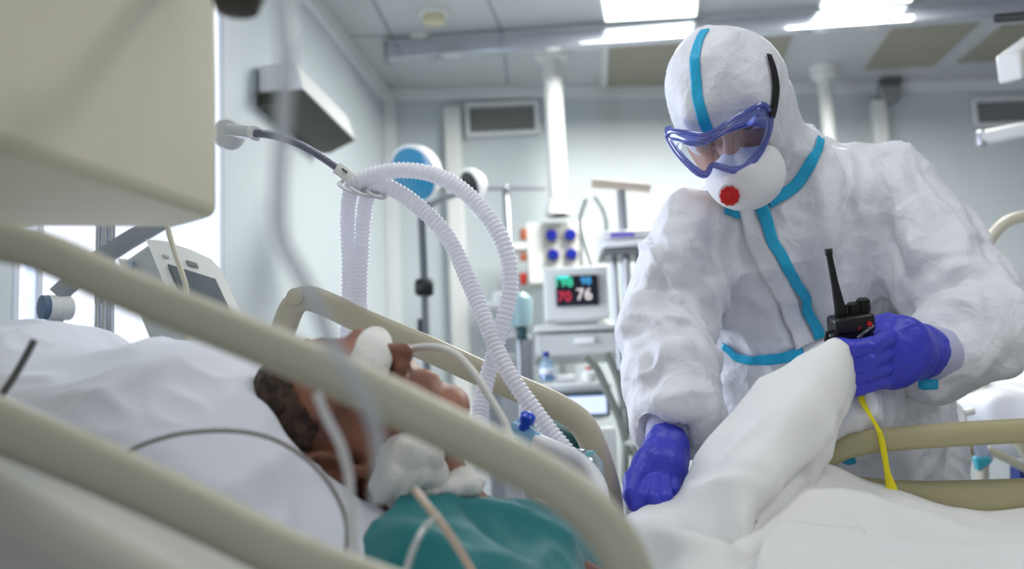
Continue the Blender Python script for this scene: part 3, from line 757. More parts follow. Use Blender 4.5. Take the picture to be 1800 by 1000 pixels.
# far head rail, a closed loop with a pivot button at its upper corner
r1 = bar(((478, 640, 1.665), (500, 575, 1.66), (514, 535, 1.655), (528, 521, 1.65), (560, 528, 1.64), (640, 566, 1.62), (750, 612, 1.60), (860, 662, 1.585), (950, 700, 1.575),
          (1005, 728, 1.57), (1030, 752, 1.565), (1050, 800, 1.56), (1064, 845, 1.555), (1074, 900, 1.55), (1060, 950, 1.55), (1000, 960, 1.555), (900, 925, 1.57), (760, 860, 1.59), (600, 790, 1.62), (500, 740, 1.65), (474, 700, 1.66), (478, 640, 1.665)), 'side_rail', M_railc, r=.0195)
b_ = P(520, 522, 1.63); MB().lathe(b_, -by, [(.013, -.005), (.013, .006), (.010, .008), (.001, .0085)]).build('pivot_button', M_railc, r1)
# near head rail, seen large and out of focus
r2 = bar(((-260, 500, .82), (-120, 425, .80), (0, 424, .79), (90, 447, .78), (180, 490, .765), (290, 536, .76), (400, 580, .75), (520, 628, .74), (640, 680, .73), (760, 742, .72), (880, 800, .71), (980, 852, .70), (1050, 905, .695), (1092, 965, .69), (1118, 1040, .69),
          (1120, 1120, .69), (1060, 1180, .69), (900, 1130, .70), (700, 1050, .71), (520, 985, .72), (400, 925, .735), (200, 832, .755), (0, 748, .775), (-200, 670, .80), (-300, 600, .82), (-260, 520, .82)), 'side_rail', M_cream, r=.0160, ry=.015,
         rf=lambda i: .0142 + .0055 * math.exp(-((i - 118) / 38.) ** 2))
# far foot rail
bar(((2100, 746, 1.42), (1900, 752, 1.44), (1700, 762, 1.46), (1600, 769, 1.475), (1530, 776, 1.485), (1470, 790, 1.49), (1438, 815, 1.495), (1430, 850, 1.50), (1450, 880, 1.50)), 'side_rail', M_rail2, r=.0165)
bar(((1438, 835, 1.497), (1470, 862, 1.495), (1540, 876, 1.485), (1640, 880, 1.475), (1800, 876, 1.455), (1980, 872, 1.43), (2100, 870, 1.42)), 'side_rail', M_rail2, r=.027, ry=.014)
# deck and raised back section
def bp(s, w, z): return np.array([.35, 1.1, 0]) + bx * s + by * w + Z * z
M_deck = mat('bed deck grey', (140, 142, 142), .5)
MB().box(bp(.35, 0, .66), (1.4, .82, .05), (bx, by, Z)).build('deck', M_deck, bed, bevel=.01)
tt = math.radians(27); bxr = -bx * math.cos(tt) + Z * math.sin(tt); nzr = np.cross(bxr, -by); nzr = nzr if nzr[2] > 0 else -nzr
hinge = bp(-.35, 0, .66)
MB().box(hinge + bxr * .36, (.78, .8, .04), (bxr, by, nzr)).build('back_section', M_deck, bed, bevel=.01)
MB().box(bp(.1, 0, .32), (1.2, .5, .1), (bx, by, Z)).box(bp(-.3, 0, .48), (.08, .4, .32), (bx, by, Z)).box(bp(.6, 0, .48), (.08, .4, .32), (bx, by, Z)).build('lift_frame', M_grey, bed, bevel=.01)
for s in (-.45, .75):
    for w_ in (-.32, .32): MB().cyl(bp(s, w_ - .02, .06), bp(s, w_ + .02, .06), .06).cyl(bp(s, w_, .06), bp(s * .85, w_ * .7, .3), .02).build('castor', M_dark, bed)
MB().slab([P(-120, 800, .95), P(330, 930, .95), P(330, 1300, .95), P(-120, 1300, .95)][::-1], .02).build('side_panel', mat('side panel grey', (108, 110, 109), .5), bed, bevel=.006)
# mattress: one thing, following the raised section
prof = [(-1.02 + .02, .0), ]
mbm = MB()
th_m = .12
pts = [hinge + bxr * .76 + nzr * .02, hinge + bxr * .05 + nzr * .02, bp(1.05, 0, .69)]
up_ = [nzr, (nzr + Z) / np.linalg.norm(nzr + Z), Z]
v = []
for q, n_ in zip(pts, up_):
    for s in (-1, 1): v += [q + by * s * .39, q + by * s * .39 + n_ * th_m]
f = []
for i in range(2):
    a = i * 4; b = a + 4
    f += [(a, a + 1, b + 1, b), (a + 2, b + 2, b + 3, a + 3), (a + 1, a + 3, b + 3, b + 1), (a, b, b + 2, a + 2)]
f += [(0, 2, 3, 1), (8, 9, 11, 10)]
mbm.add(v, f)
o = mbm.build('mattress', mat('mattress cover', (196, 196, 186), .6), bevel=.03, seg=3)
tag(o, 'pale mattress on the foreground bed beneath the pillow and sheets', 'mattress'); recentre(o)

# ================================================================== PATIENT
def ortho(x, n):
    x = np.array(x, float); x /= np.linalg.norm(x); n = np.array(n, float); n -= x * (x @ n); n /= np.linalg.norm(n); u = np.cross(x, n); return np.array([x, n, u])
def cdir(r, u, f): return RT * r + UP * u + FW * f
def head_field(F, o, A, s=1.0, ears=True, k=.02):
    """human head; A rows: side, face direction, crown direction"""
    def W(x, y, z): return o + (A[0] * x + A[1] * y + A[2] * z) * s
    E = lambda c, R, kk=.02, sub=False: F.ell(W(*c), np.array(R) * s, A, kk, sub)
    E((0, -.012, .035), (.074, .094, .082)); E((0, .022, -.035), (.060, .066, .078), .03); E((0, .062, -.096), (.026, .022, .02), .025)
    for sx in (-1, 1):
        F.seg(W(sx * .062, .0, -.05), W(sx * .03, .055, -.095), .014 * s, .014 * s, .03)
        E((sx * .036, .066, -.016), (.022, .018, .02), .02)
    F.seg(W(-.036, .081, .034), W(.036, .081, .034), .011 * s, .011 * s, .014)
    for sx in (-1, 1):
        E((sx * .031, .094, .013), (.019, .012, .0125), .008, True)
        E((sx * .031, .074, .012), (.0135, .0135, .0125), .004)
        F.seg(W(sx * .019, .083, .009), W(sx * .043, .078, .009), .0035 * s, .003 * s, .004)
    F.seg(W(0, .086, .026), W(0, .108, -.018), .009 * s, .0125 * s, .012)
    for sx in (-1, 1):
        E((sx * .0135, .097, -.023), (.0085, .011, .009), .006); E((sx * .007, .101, -.034), (.0045, .007, .007), .003, True)
    F.seg(W(-.02, .083, -.052), W(.02, .083, -.052), .0065 * s, .0065 * s, .006); F.seg(W(-.018, .082, -.064), W(.018, .082, -.064), .0075 * s, .0075 * s, .006)
    F.seg(W(-.022, .094, -.058), W(.022, .094, -.058), .0022 * s, .0022 * s, .003, sub=True)
    if ears:
        for sx in (-1, 1):
            E((sx * .078, -.016, -.002), (.008, .018, .030), .005)
            rg = [W(sx * (.088 + .006 * math.cos(g)), -.016 - .021 * math.cos(g) - .003 * math.sin(g), .002 + .032 * math.sin(g)) for g in np.linspace(-.9, 3.9, 15)]
            for q0_, q1_ in zip(rg[:-1], rg[1:]): F.seg(q0_, q1_, .0045 * s, .0045 * s, .003)
            for q0_, q1_ in (((.086, -.020, .018), (.088, -.024, .0)), ((.088, -.024, .0), (.086, -.014, -.018)), ((.084, -.004, -.004), (.085, -.006, -.014))): F.seg(W(sx * q0_[0], *q0_[1:]), W(sx * q1_[0], *q1_[1:]), .004 * s, .004 * s, .003)
            E((sx * .085, -.012, -.002), (.006, .009, .013), .002, True)
            E((sx * .079, .0, -.032), (.007, .009, .009), .006)
    return W
pA = ortho(cdir(-.10, -.45, -.88), cdir(.42, .83, -.30)); 
if pA[2] @ RT > 0: pA[2] = -pA[2]
pO = P(622, 735, 1.24)
pc = P(1000, 960, 1.22)
patient = thing('person', 'patient lying on the white pillow, eyes covered, under a teal gown', 'person', P(700, 900, 1.25))
F = Field(P(400, 560, 1.4) - np.array([.1, .35, .45]), P(1350, 640, 1.2) + np.array([.1, .35, .25]), .0045)
W = head_field(F, pO, pA, 1.0)
nk = P(735, 900, 1.24)
F.seg(W(0, -.02, -.07), nk, .056, .064, .03)
F.seg(nk, P(850, 1050, 1.26), .055, .08, .05)
sh = P(830, 1085, 1.25)
F.seg(sh - by * .17, sh + by * .17, .065, .065, .06)
F.seg(P(890, 1110, 1.25), P(1200, 1260, 1.2), .105, .115, .08)
F.seg(sh - by * .19, P(1000, 1250, 1.05), .05, .042, .04); F.seg(sh + by * .18, P(1060, 1150, 1.40), .05, .042, .04)
V, C = F.mesh(2)
M_skin = mat('skin warm', (154, 104, 82), .5, bump=(160, .12, 3), sss=.08, var=(22, (112, 72, 58)))
nets_obj('body', V, C, M_skin, patient)
# short dark hair over the crown and back of the head
Vl = (V - pO) @ pA.T
m_h = (Vl[:, 2] > -.06) & (np.linalg.norm(Vl, axis=1) < .16) & ((Vl[:, 1] < .010 + .45 * Vl[:, 2]) & (Vl[:, 1] < .045)) & ~((np.abs(Vl[:, 0]) > .066) & (Vl[:, 1] > -.036) & (Vl[:, 2] < .03))
N = normals(V, C); keep = m_h[C].all(1); Ch = C[keep]; used = np.unique(Ch); mp = np.full(len(V), -1); mp[used] = np.arange(len(used))
Vh = V[used] + N[used] * (.004 + .002 * vnoise(V[used] * 160, 2))[:, None]
ho = nets_obj('hair', Vh, mp[Ch], mat('dark hair', (44, 32, 26), .75, bump=(420, .8, 4), var=(60, (92, 70, 58))), patient); sm = ho.modifiers.new('s', 'SOLIDIFY'); sm.thickness = .004
pb = bvh_of(V, C)
# pillow stack
F = Field(P(300, 800, 1.3) - np.array([.52, .45, .42]), P(300, 800, 1.3) + np.array([.52, .45, .36]), .006)
pn = cdir(.42, .86, -.25); pa = ortho(by, pn); pa = np.array([np.cross(pa[1], by), pa[1], by])
F.ell(P(290, 830, 1.34), (.25, .140, .30), pa, .05); F.ell(P(10, 955, 1.34), (.26, .14, .28), pa, .06)
F.ell(P(430, 880, 1.26), (.24, .105, .28), pa, .06); F.ell(P(560, 960, 1.24), (.12, .055, .26), pa, .05)
F.ell(W(0, -.03, .02), (.088, .10, .10), pA, .04, sub=True); F.seg(W(0, -.02, -.07), nk, .064, .072, .02, sub=True)
V, C = F.mesh(2); N = normals(V, C)
q = V @ np.array(pa).T
fold = ridged(np.stack([q[:, 0] * 5, q[:, 1] * 3, q[:, 2] * 1.5], 1), 5) * .018 + ridged(np.stack([q[:, 0] * 11, q[:, 1] * 7, q[:, 2] * 4], 1), 8) * .013 + ridged(V * 20, 9) * .004
V = V + N * fold[:, None]
o = nets_obj('pillow', V, C, M_pillow); tag(o, 'large white pillow behind and under the head of the patient', 'pillow'); recentre(o)
# gown
M_teal = mat('teal gown cloth', (0, 112, 118), .7, sheen=.2, bump=(500, .1, 2))
def rdg(s1, a1, s2=0, a2=0, sd=1):
    def g(w):
        return ridged(w * s1, sd) * a1 + (ridged(w * s2, sd + 4) * a2 if s2 else 0)
    return g
sheet('gown', [[(752, 858, 1.235), (800, 870, 1.25), (860, 884, 1.27), (930, 896, 1.30), (1010, 935, 1.34), (1090, 1000, 1.40)],
               [(712, 880, 1.17), (770, 890, 1.17), (840, 905, 1.16), (910, 925, 1.17), (985, 960, 1.2), (1060, 1030, 1.25)],
               [(672, 925, 1.12), (740, 935, 1.09), (820, 955, 1.07), (900, 975, 1.07), (970, 1005, 1.1), (1050, 1080, 1.15)],
               [(640, 975, 1.09), (720, 1000, 1.04), (800, 1020, 1.02), (880, 1040, 1.02), (960, 1070, 1.04), (1040, 1130, 1.1)],
               [(620, 1060, 1.08), (700, 1100, 1.0), (800, 1120, .98), (880, 1130, .98), (960, 1150, 1.0), (1040, 1190, 1.06)]], M_teal, patient, n=14, disp=rdg(8, .010, 20, .004, 3), folds=((((745, 862, 1.23), (800, 905, 1.17), (880, 960, 1.1), (960, 1010, 1.1)), -.016, .012), (((735, 868, 1.22), (790, 900, 1.17), (900, 925, 1.18), (1010, 975, 1.2)), .016, .012), (((700, 920, 1.14), (780, 960, 1.08), (860, 1010, 1.04)), -.010, .012), (((680, 960, 1.1), (740, 960, 1.07), (830, 990, 1.04)), .008, .014)))
# eye pad, gauze at the throat
M_gauze = mat('white gauze', (226, 224, 220), .9, bump=(260, .5, 3))
def blob(name, parts, m, parent, vox=.003, amp=.003, fr=60, k=.012):
    c = np.array([p[0] for p in parts]); F = Field(c.min(0) - .09, c.max(0) + .09, vox)
    for p in parts:
        if len(p) == 2: F.ell(p[0], (p[1],) * 3, None, k)
        elif len(p) == 3: F.ell(p[0], p[1], p[2], k)
    V, C = F.mesh(1); N = normals(V, C); V = V + N * ((.5 - facets(V * fr * .9, 3)) * amp * 2)[:, None]; return nets_obj(name, V, C, m, parent)
dA = np.array([RT, UP, FW])
padA = np.array([cdir(.85, .45, 0), cdir(-.45, .85, -.2), FW])
o = blob('eye_pad', [(W(.034, .084, .012), (.032, .014, .024), pA), (W(.010, .099, .010), (.026, .011, .020), pA), (W(-.02, .094, .014), (.028, .009, .020), pA)], M_gauze, None, .0025, .001, 40, .02)
tag(o, 'white pad laid over the eyes of the patient', 'eye pad'); recentre(o)
gz = [(P(705, 800, 1.175), (.030, .028, .02), dA), (P(735, 812, 1.17), (.030, .026, .02), dA), (P(690, 845, 1.165), (.022, .032, .018), dA), (P(760, 835, 1.18), (.018, .015, .016), dA)]
o = blob('throat_dressing', gz, M_gauze, None, .003, .008, 34); tag(o, 'crumpled white gauze dressing at the throat of the patient', 'dressing'); recentre(o)
o = blob('gauze_swab', [(P(812, 850, 1.19), (.026, .016, .018), dA), (P(775, 862, 1.18), (.028, .012, .016), dA)], M_gauze, None, .003, .004, 50); tag(o, 'rolled white gauze swab lying above the edge of the teal gown', 'swab'); recentre(o)

# ================================================================== BLANKET
M_blk = mat('white bedding', (230, 230, 228), .8, sheen=.2, bump=(500, .08, 2))
blanket = thing('blanket', 'white blanket over the bed, one corner lifted to a point by the gloved hand', 'blanket', P(1400, 950, 1.3))
sheet('lifted_corner', [[(1456, 597, 1.475), (1467, 593, 1.455), (1480, 598, 1.44), (1494, 612, 1.44), (1502, 640, 1.46)],
    [(1392, 640, 1.475), (1424, 642, 1.43), (1456, 655, 1.40), (1484, 672, 1.41), (1500, 686, 1.46)],
    [(1310, 703, 1.48), (1350, 715, 1.41), (1398, 735, 1.35), (1438, 750, 1.37), (1468, 756, 1.44)],
    [(1246, 785, 1.47), (1290, 800, 1.38), (1342, 815, 1.31), (1396, 822, 1.33), (1434, 818, 1.42)],
    [(1196, 868, 1.46), (1236, 880, 1.34), (1300, 888, 1.25), (1360, 885, 1.28), (1412, 878, 1.39)],
    [(1126, 892, 1.45), (1180, 928, 1.28), (1262, 945, 1.16), (1335, 935, 1.19), (1392, 918, 1.33)],
    [(1096, 930, 1.42), (1136, 1000, 1.22), (1235, 1050, 1.05), (1322, 1020, 1.10), (1378, 955, 1.26)],
    [(1080, 1010, 1.38), (1110, 1100, 1.15), (1230, 1170, .98), (1325, 1140, 1.02), (1376, 1040, 1.18)]], M_blk, blanket, n=12,
    disp=lambda w: (ridged(np.stack([w[..., 0] * 9 + w[..., 2] * 6, w[..., 1] * 5, w[..., 2] * 1.5], -1), 7) * .006 + ridged(w * 14, 4) * .004),
    folds=(((( 1488, 650, 1.43), (1440, 750, 1.37), (1390, 830, 1.33), (1330, 900, 1.26)), .020, .016), (((1478, 700, 1.40), (1428, 790, 1.36), (1375, 860, 1.30), (1330, 925, 1.22)), -.026, .012),
     (((1490, 690, 1.44), (1440, 800, 1.40), (1400, 880, 1.36), (1350, 940, 1.24)), .010, .010), (((1200, 860, 1.42), (1260, 862, 1.33), (1330, 878, 1.28), (1390, 905, 1.34)), .014, .014),
     (((1170, 905, 1.38), (1250, 912, 1.24), (1320, 925, 1.20), (1400, 920, 1.30)), -.034, .020), (((1220, 900, 1.36), (1270, 945, 1.20), (1300, 1000, 1.1)), -.030, .020),
     (((1120, 920, 1.4), (1200, 960, 1.22), (1300, 975, 1.12), (1370, 935, 1.2)), .016, .02), (((1290, 800, 1.38), (1340, 840, 1.30), (1370, 880, 1.28)), .008, .02)))
sheet('spread', [[(1300, 880, 1.50), (1425, 824, 1.49), (1530, 858, 1.475), (1640, 897, 1.46), (1730, 912, 1.45), (1850, 903, 1.43), (2050, 898, 1.4)],
    [(1290, 900, 1.40), (1420, 856, 1.40), (1530, 880, 1.38), (1645, 915, 1.36), (1740, 932, 1.35), (1860, 928, 1.34), (2050, 925, 1.3)],
    [(1280, 950, 1.28), (1400, 915, 1.25), (1530, 930, 1.22), (1650, 950, 1.2), (1750, 965, 1.2), (1870, 970, 1.2), (2050, 970, 1.2)],
    [(1270, 1020, 1.12), (1390, 1000, 1.08), (1530, 1000, 1.06), (1650, 1010, 1.05), (1760, 1020, 1.05), (1880, 1030, 1.05), (2050, 1040, 1.05)],
    [(1200, 1170, .95), (1380, 1150, .92), (1530, 1140, .9), (1650, 1150, .9), (1760, 1160, .9), (1880, 1170, .9), (2050, 1180, .9)]], M_blk, blanket, n=12, disp=rdg(5, .012, 13, .005, 12), folds=((((1430, 850, 1.45), (1520, 880, 1.4), (1640, 930, 1.35)), -.012, .02), (((1400, 900, 1.3), (1500, 905, 1.3), (1600, 935, 1.28), (1720, 965, 1.24)), .012, .02)))
sheet('folded_edge', [[(1372, 928, 1.21), (1430, 925, 1.20), (1500, 934, 1.19), (1580, 955, 1.18), (1650, 978, 1.17), (1720, 992, 1.16), (1900, 1010, 1.14)],
    [(1350, 950, 1.14), (1425, 945, 1.13), (1500, 952, 1.12), (1580, 972, 1.11), (1650, 992, 1.10), (1720, 1010, 1.10), (1900, 1030, 1.08)],
    [(1330, 1010, 1.05), (1420, 1000, 1.03), (1500, 1010, 1.02), (1580, 1025, 1.01), (1650, 1040, 1.0), (1720, 1060, 1.0), (1900, 1080, .98)],
    [(1300, 1150, .9), (1420, 1140, .88), (1500, 1140, .87), (1580, 1150, .86), (1650, 1160, .86), (1720, 1180, .86), (1900, 1190, .86)]], M_blk, blanket, n=12, disp=rdg(6, .008, 15, .003, 15))

# ================================================================== VENTILATOR ON POLES, ITS MONITOR AND ARMS
vent_ = thing('ventilator', 'breathing machine tower with silver poles, tilted screen and hose arm behind the pillow', 'ventilator', flat(P(185, 560, 1.85), 0))
M_chrome = mat('chrome', (200, 202, 208), .12, metal=1.0)
for px in (172, 184, 196):
    p = P(px, 500, 1.85); MB().cyl(flat(p, .06), flat(p, 1.62), .0052 if px != 184 else .006).build('pole', M_chrome, vent_)
p = P(185, 560, 1.85); MB().box(flat(p, .05), (.4, .38, .07), (bx, by, Z)).build('base', M_grey, vent_, bevel=.02)
MB().tube([P(330, 362, 1.84), P(222, 425, 1.84), P(165, 462, 1.84), P(130, 492, 1.83), P(100, 520, 1.82)], .017, ry=.014, square=.6).build('hinged_arm', mat('arm grey', (150, 156, 160), .4), vent_)
MB().tube([P(97, 540, 1.82), P(96, 575, 1.82), P(101, 640, 1.82)], .014, ry=.016).build('lower_arm', M_white, vent_)
MB().tube([P(95, 568, 1.815), P(95, 578, 1.815)], .0165, ry=.0185).build('arm_band', mat('slate blue plastic', (96, 116, 146), .4), vent_)
jd = cdir(-.55, .05, -.55); jc = P(99, 541, 1.81)
j = MB().lathe(jc - jd / np.linalg.norm(jd) * .025, jd, [(.018, 0), (.021, .004), (.021, .022), (.0205, .023), (.021, .024), (.021, .04)]).build('arm_joint', M_white, vent_)
MB().lathe(jc - jd / np.linalg.norm(jd) * .025, jd, [(.0205, .040), (.021, .042), (.020, .05), (.001, .052)]).build('joint_cap', mat('slate blue plastic', (96, 116, 146), .4), j)
# screen
TL, TR, BR, BL = P(262, 423, 1.72), P(378, 462, 1.84), P(462, 648, 1.82), P(344, 622, 1.70)
fn = np.cross(TR - TL, BL - TL); fn /= np.linalg.norm(fn)
if fn @ (CAM - TL) < 0: fn = -fn
def onf(u, v_, o=0.): return TL * (1 - u) * (1 - v_) + TR * u * (1 - v_) + BR * u * v_ + BL * (1 - u) * v_ + fn * o
edge = [onf(0, .02), onf(.25, -.02), onf(.6, -.025), onf(.93, .0), onf(1, .06), onf(1.02, .5), onf(1, 1), onf(0, 1)]
ex = MB(); k_ = len(edge); bkv = -fn * .06 + cdir(-.01, .0, 0)
cen = sum(edge) / k_
ex.add(list(np.array(edge)) + [cen + (e_ - cen) * .93 + bkv for e_ in edge], [tuple(range(k_)), tuple(range(k_, 2 * k_))[::-1]] + [(i, (i + 1) % k_, (i + 1) % k_ + k_, i + k_) for i in range(k_)][::1])
cas = ex.build('monitor_casing', mat('monitor grey white', (206, 210, 206), .4), vent_, bevel=.006, seg=3)
MB().slab([onf(.13, .19, .0015), onf(.84, .19, .0015), onf(.86, .72, .0015), onf(.15, .72, .0015)][::-1], .002).build('screen', mat('dull grey screen', (96, 104, 108), .18), cas)
MB().slab([onf(.48, .08, .001), onf(.64, .08, .001), onf(.64, .125, .001), onf(.48, .125, .001)][::-1], .001).build('logo', mat('dark print', (96, 98, 96), .6), cas)
MB().slab([onf(.12, .10, .001), onf(.2, .10, .001), onf(.2, .125, .001), onf(.12, .125, .001)][::-1], .001).build('logo', mat('grey print', (160, 166, 164), .6), cas)
c = (TL * .8 + BL * .2) + bkv * .7; MB().lathe(c + cdir(-.004, .012, 0), cdir(-1, 0, -.3), [(.009, 0), (.009, .006), (.001, .007)]).build('side_button', mat('pale blue plastic', (140, 160, 190), .4), cas)
MB().tube([(TL + BR) / 2 - fn * .05, (TL + BR) / 2 - fn * .1 - Z * .05, P(230, 640, 1.86)], .016).build('monitor_bracket', M_grey, vent_)
# hose arm: box joint, gooseneck, clip
hc_ = P(398, 234, 1.66)
MB().tube([P(150, 260, 1.85), P(300, 245, 1.72), P(385, 236, 1.665)], .012, square=.6).build('arm_bar', M_white, vent_)
MB().lathe(hc_ + FW * .015, -FW, [(.021, -.015), (.024, -.008), (.024, .012), (.020, .018)]).build('swivel_joint', mat('pale grey plastic', (206, 208, 210), .4), vent_)
MB().tube([P(404, 229, 1.645), P(446, 234, 1.62)], .0105, ry=.0095, square=.35, bn=FW).build('arm_socket', mat('pale grey plastic', (206, 208, 210), .4), vent_)
MB().tube([P(444, 234, 1.62), P(449, 234.5, 1.617)], .0115, ry=.0105, square=.35, bn=FW).build('socket_collar', M_white, vent_)
gp = resample(np.array([P(*q) for q in cr(((449, 234, 1.617), (480, 238, 1.61), (520, 251, 1.605), (560, 273, 1.60), (588, 292, 1.60), (600, 301, 1.60))
, 10)]), .0006)
ng = len(gp)
def gr(i):
    s = i * .0006
    if s < .013 or i > ng - 18: return .0062
    return .0052 + .0011 * (0.5 + .5 * math.cos(s / .0027 * 2 * math.pi))
MB().tube(gp, .006, rfun=gr, seg=14).build('gooseneck', mat('gunmetal', (122, 124, 138), .3, metal=.6), vent_, smooth=True)
MB().tube([P(594, 297, 1.598), P(606, 305, 1.595), P(624, 320, 1.585)], .0105, ry=.009, square=.5, bn=cdir(.6, .8, 0)).build('clip_socket', M_white, vent_)
MB().tube([P(602, 297, 1.587), P(610, 303, 1.583)], .0025, ry=.0012, bn=FW).build('clip_mark', M_dark, vent_)
M_clip = mat('clip white plastic', (218, 219, 222), .35)
for (x, y, d) in ((618, 330, 1.585), (640, 335, 1.58)):
    ring = [P(x + 17 * math.cos(a) + 4 * math.cos(a), y + 8 * math.sin(a) + 7 * math.cos(a), d - .012 * math.sin(a)) for a in np.linspace(0, 2 * math.pi, 33)]
    MB().tube(ring, .0025, ry=.0045, bn=Z, cap=False).build('clip_ring', M_clip, vent_, smooth=True)
ring = [P(662 + 14 * math.cos(a), 341 + 5 * math.sin(a) + 5 * math.cos(a), 1.575 - .010 * math.sin(a)) for a in np.linspace(0, 2 * math.pi, 33)]
MB().tube(ring, .0025, ry=.004, bn=Z, cap=False).build('clip_ring', M_clip, vent_, smooth=True)

# corrugated hoses
mh = bpy.data.materials.new('clear corrugated plastic'); mh.use_nodes = True; nt_ = mh.node_tree; b_ = nt_.nodes['Principled BSDF']
b_.inputs['Base Color'].default_value = lin((246, 246, 252)) + (1,); b_.inputs['Roughness'].default_value = .3
b_.inputs['Transmission Weight'].default_value = .0; b_.inputs['Specular IOR Level'].default_value = .6
tl_ = nt_.nodes.new('ShaderNodeBsdfTranslucent'); tl_.inputs[0].default_value = lin((250, 250, 254)) + (1,); mx_ = nt_.nodes.new('ShaderNodeMixShader'); mx_.inputs[0].default_value = .4
nt_.links.new(b_.outputs[0], mx_.inputs[1]); nt_.links.new(tl_.outputs[0], mx_.inputs[2]); nt_.links.new(mx_.outputs[0], nt_.nodes['Material Output'].inputs[0])
def hose(path, label, r=.0122, pitch=.0068):
    st = pitch / 6; p = resample(np.array([P(*q) for q in cr(path, 12)]), st)
    for _ in range(30): p[1:-1] = (p[:-2] + p[1:-1] * 2 + p[2:]) / 4
    rf = lambda i: r * (.80 + .20 * (abs(math.cos(math.pi * i / 6)) ** 1.4))
    o = MB().tube(p, r, rfun=rf, seg=22).build('breathing_hose', mh, smooth=True); tag(o, label, 'breathing hose', 'corrugated breathing hoses'); recentre(o); return o
hose(((600, 760, 1.74), (606, 640, 1.72), (611, 560, 1.69), (613, 480, 1.66), (611, 400, 1.63), (614, 345, 1.60), (626, 322, 1.585), (660, 305, 1.575), (710, 299, 1.565), (765, 308, 1.55), (820, 340, 1.53), (868, 395, 1.51), (892, 450, 1.50), (897, 505, 1.495),
      (884, 565, 1.49), (866, 630, 1.49), (850, 690, 1.48), (842, 740, 1.46), (836, 800, 1.42)), 'corrugated hose making the higher, wider arch from the clip')
hose(((668, 760, 1.75), (650, 650, 1.73), (640, 580, 1.70), (633, 520, 1.67), (636, 440, 1.64), (640, 380, 1.62), (646, 345, 1.60), (664, 328, 1.588), (690, 332, 1.58), (730, 358, 1.565), (776, 402, 1.55), (800, 440, 1.54), (822, 490, 1.52), (848, 550, 1.495),
      (872, 612, 1.47), (900, 665, 1.45), (935, 715, 1.44), (970, 762, 1.43), (1002, 800, 1.42)), 'corrugated hose making the lower, steeper arch down to the clear filter')
# clear filter bulb, blue connector, feeding tube
t = thing('breathing_filter', 'clear round breathing filter bulb with teal rim at the hose end', 'breathing filter', P(1030, 850, 1.42))
M_clr = clear_mat('clear plastic bulb', (226, 238, 240), .16, .55, (222, 232, 234)); c = P(1026, 824, 1.42); ax_ = cdir(.85, -.35, -.4)
MB().lathe(c, ax_, [(.012, -.034), (.018, -.028), (.024, -.01), (.026, .0), (.025, .006), (.020, .018), (.010, .025), (.001, .027)]).build('bulb', M_clr, t, smooth=True)
M_tealr = mat('teal rim plastic', (96, 170, 184), .3)
MB().lathe(c, ax_, [(.0255, -.001), (.0272, .001), (.0272, .003), (.0255, .005)]).build('rim', M_tealr, t)
MB().lathe(c - FW * .022 + RT * -.016 + UP * .002, -FW, [(.0075, 0), (.009, .003), (.0085, .005), (.006, .0052)]).build('port_ring', M_tealr, t)
MB().tube([P(1000, 806, 1.42), P(1012, 800, 1.41), P(1032, 790, 1.405)], .0015).build('clip_wire', M_steel, t)
t = thing('suction_connector', 'pale blue connector with a royal blue cap beside the corrugated hose', 'connector', P(918, 770, 1.38))
MB().tube(np.array([P(905, 752, 1.40), P(922, 762, 1.39), P(945, 778, 1.38)]), .0125).build('connector_body', mat('pale blue plastic clear', (150, 206, 240), .25, trans=.3), t)
MB().lathe(P(920, 755, 1.385), cdir(.3, .9, -.2), [(.007, 0), (.0065, .01), (.010, .011), (.0105, .020), (.006, .024), (.001, .025)]).build('cap', mat('bright blue plastic', (22, 74, 200), .3), t)
MB().tube(PP(((940, 775, 1.38), (975, 790, 1.37), (1020, 812, 1.38), (1050, 850, 1.36), (1060, 900, 1.3)), 8), .011).build('sleeve', mat('white translucent sleeve', (232, 234, 240), .35, trans=.1), t)
def tubeobj(name, path, r, m, label, cat, **kw):
    o = MB().tube(resample(PP(path, 10), .006), r, seg=14, **kw).build(name, m, smooth=True); tag(o, label, cat); recentre(o); return o
M_tubew = mat('white soft tube', (226, 226, 222), .35, sss=.0)
tubeobj('feeding_tube', ((716, 619, 1.235), (728, 612, 1.22), (765, 610, 1.20), (800, 622, 1.19), (832, 655, 1.18), (862, 700, 1.17), (888, 745, 1.16), (905, 790, 1.15)), .0042, M_tubew, 'slim white tube arching from the nose of the patient', 'tube')
# near blurred lines
M_line = clear_mat('clear infusion line', (238, 240, 242), .12, .45, (222, 226, 230))
tubeobj('infusion_line', ((500, -120, .52), (498, 0, .52), (503, 110, .52), (497, 220, .52), (490, 330, .52), (494, 420, .52), (525, 480, .52), (556, 535, .52), (580, 600, .53), (612, 650, .53), (640, 700, .54), (662, 760, .56), (668, 820, .6), (660, 880, .66)), .0042, M_line, 'thick blurred clear infusion line hanging closest to the camera', 'infusion line')
M_linw = clear_mat('milky infusion line', (240, 240, 242), .1, .7, (228, 228, 230))
tubeobj('infusion_line', ((556, 690, .78), (575, 735, .78), (598, 780, .78), (612, 830, .78), (616, 880, .80), (622, 960, .84), (640, 1060, .86)), .0036, M_linw, 'milky line crossing over the ear of the patient', 'infusion line')
tubeobj('infusion_line', ((730, 862, .95), (752, 890, .93), (780, 925, .92), (810, 970, .92), (850, 1040, .92)), .0034, mat('pinkish line', (212, 190, 172), .35), 'pinkish line lying across the teal gown', 'infusion line')
tubeobj('infusion_line', ((770, 905, .93), (748, 925, .90), (728, 960, .88), (712, 1010, .86), (700, 1060, .84)), .0026, M_linw, 'thin white line branching down over the teal gown', 'infusion line')
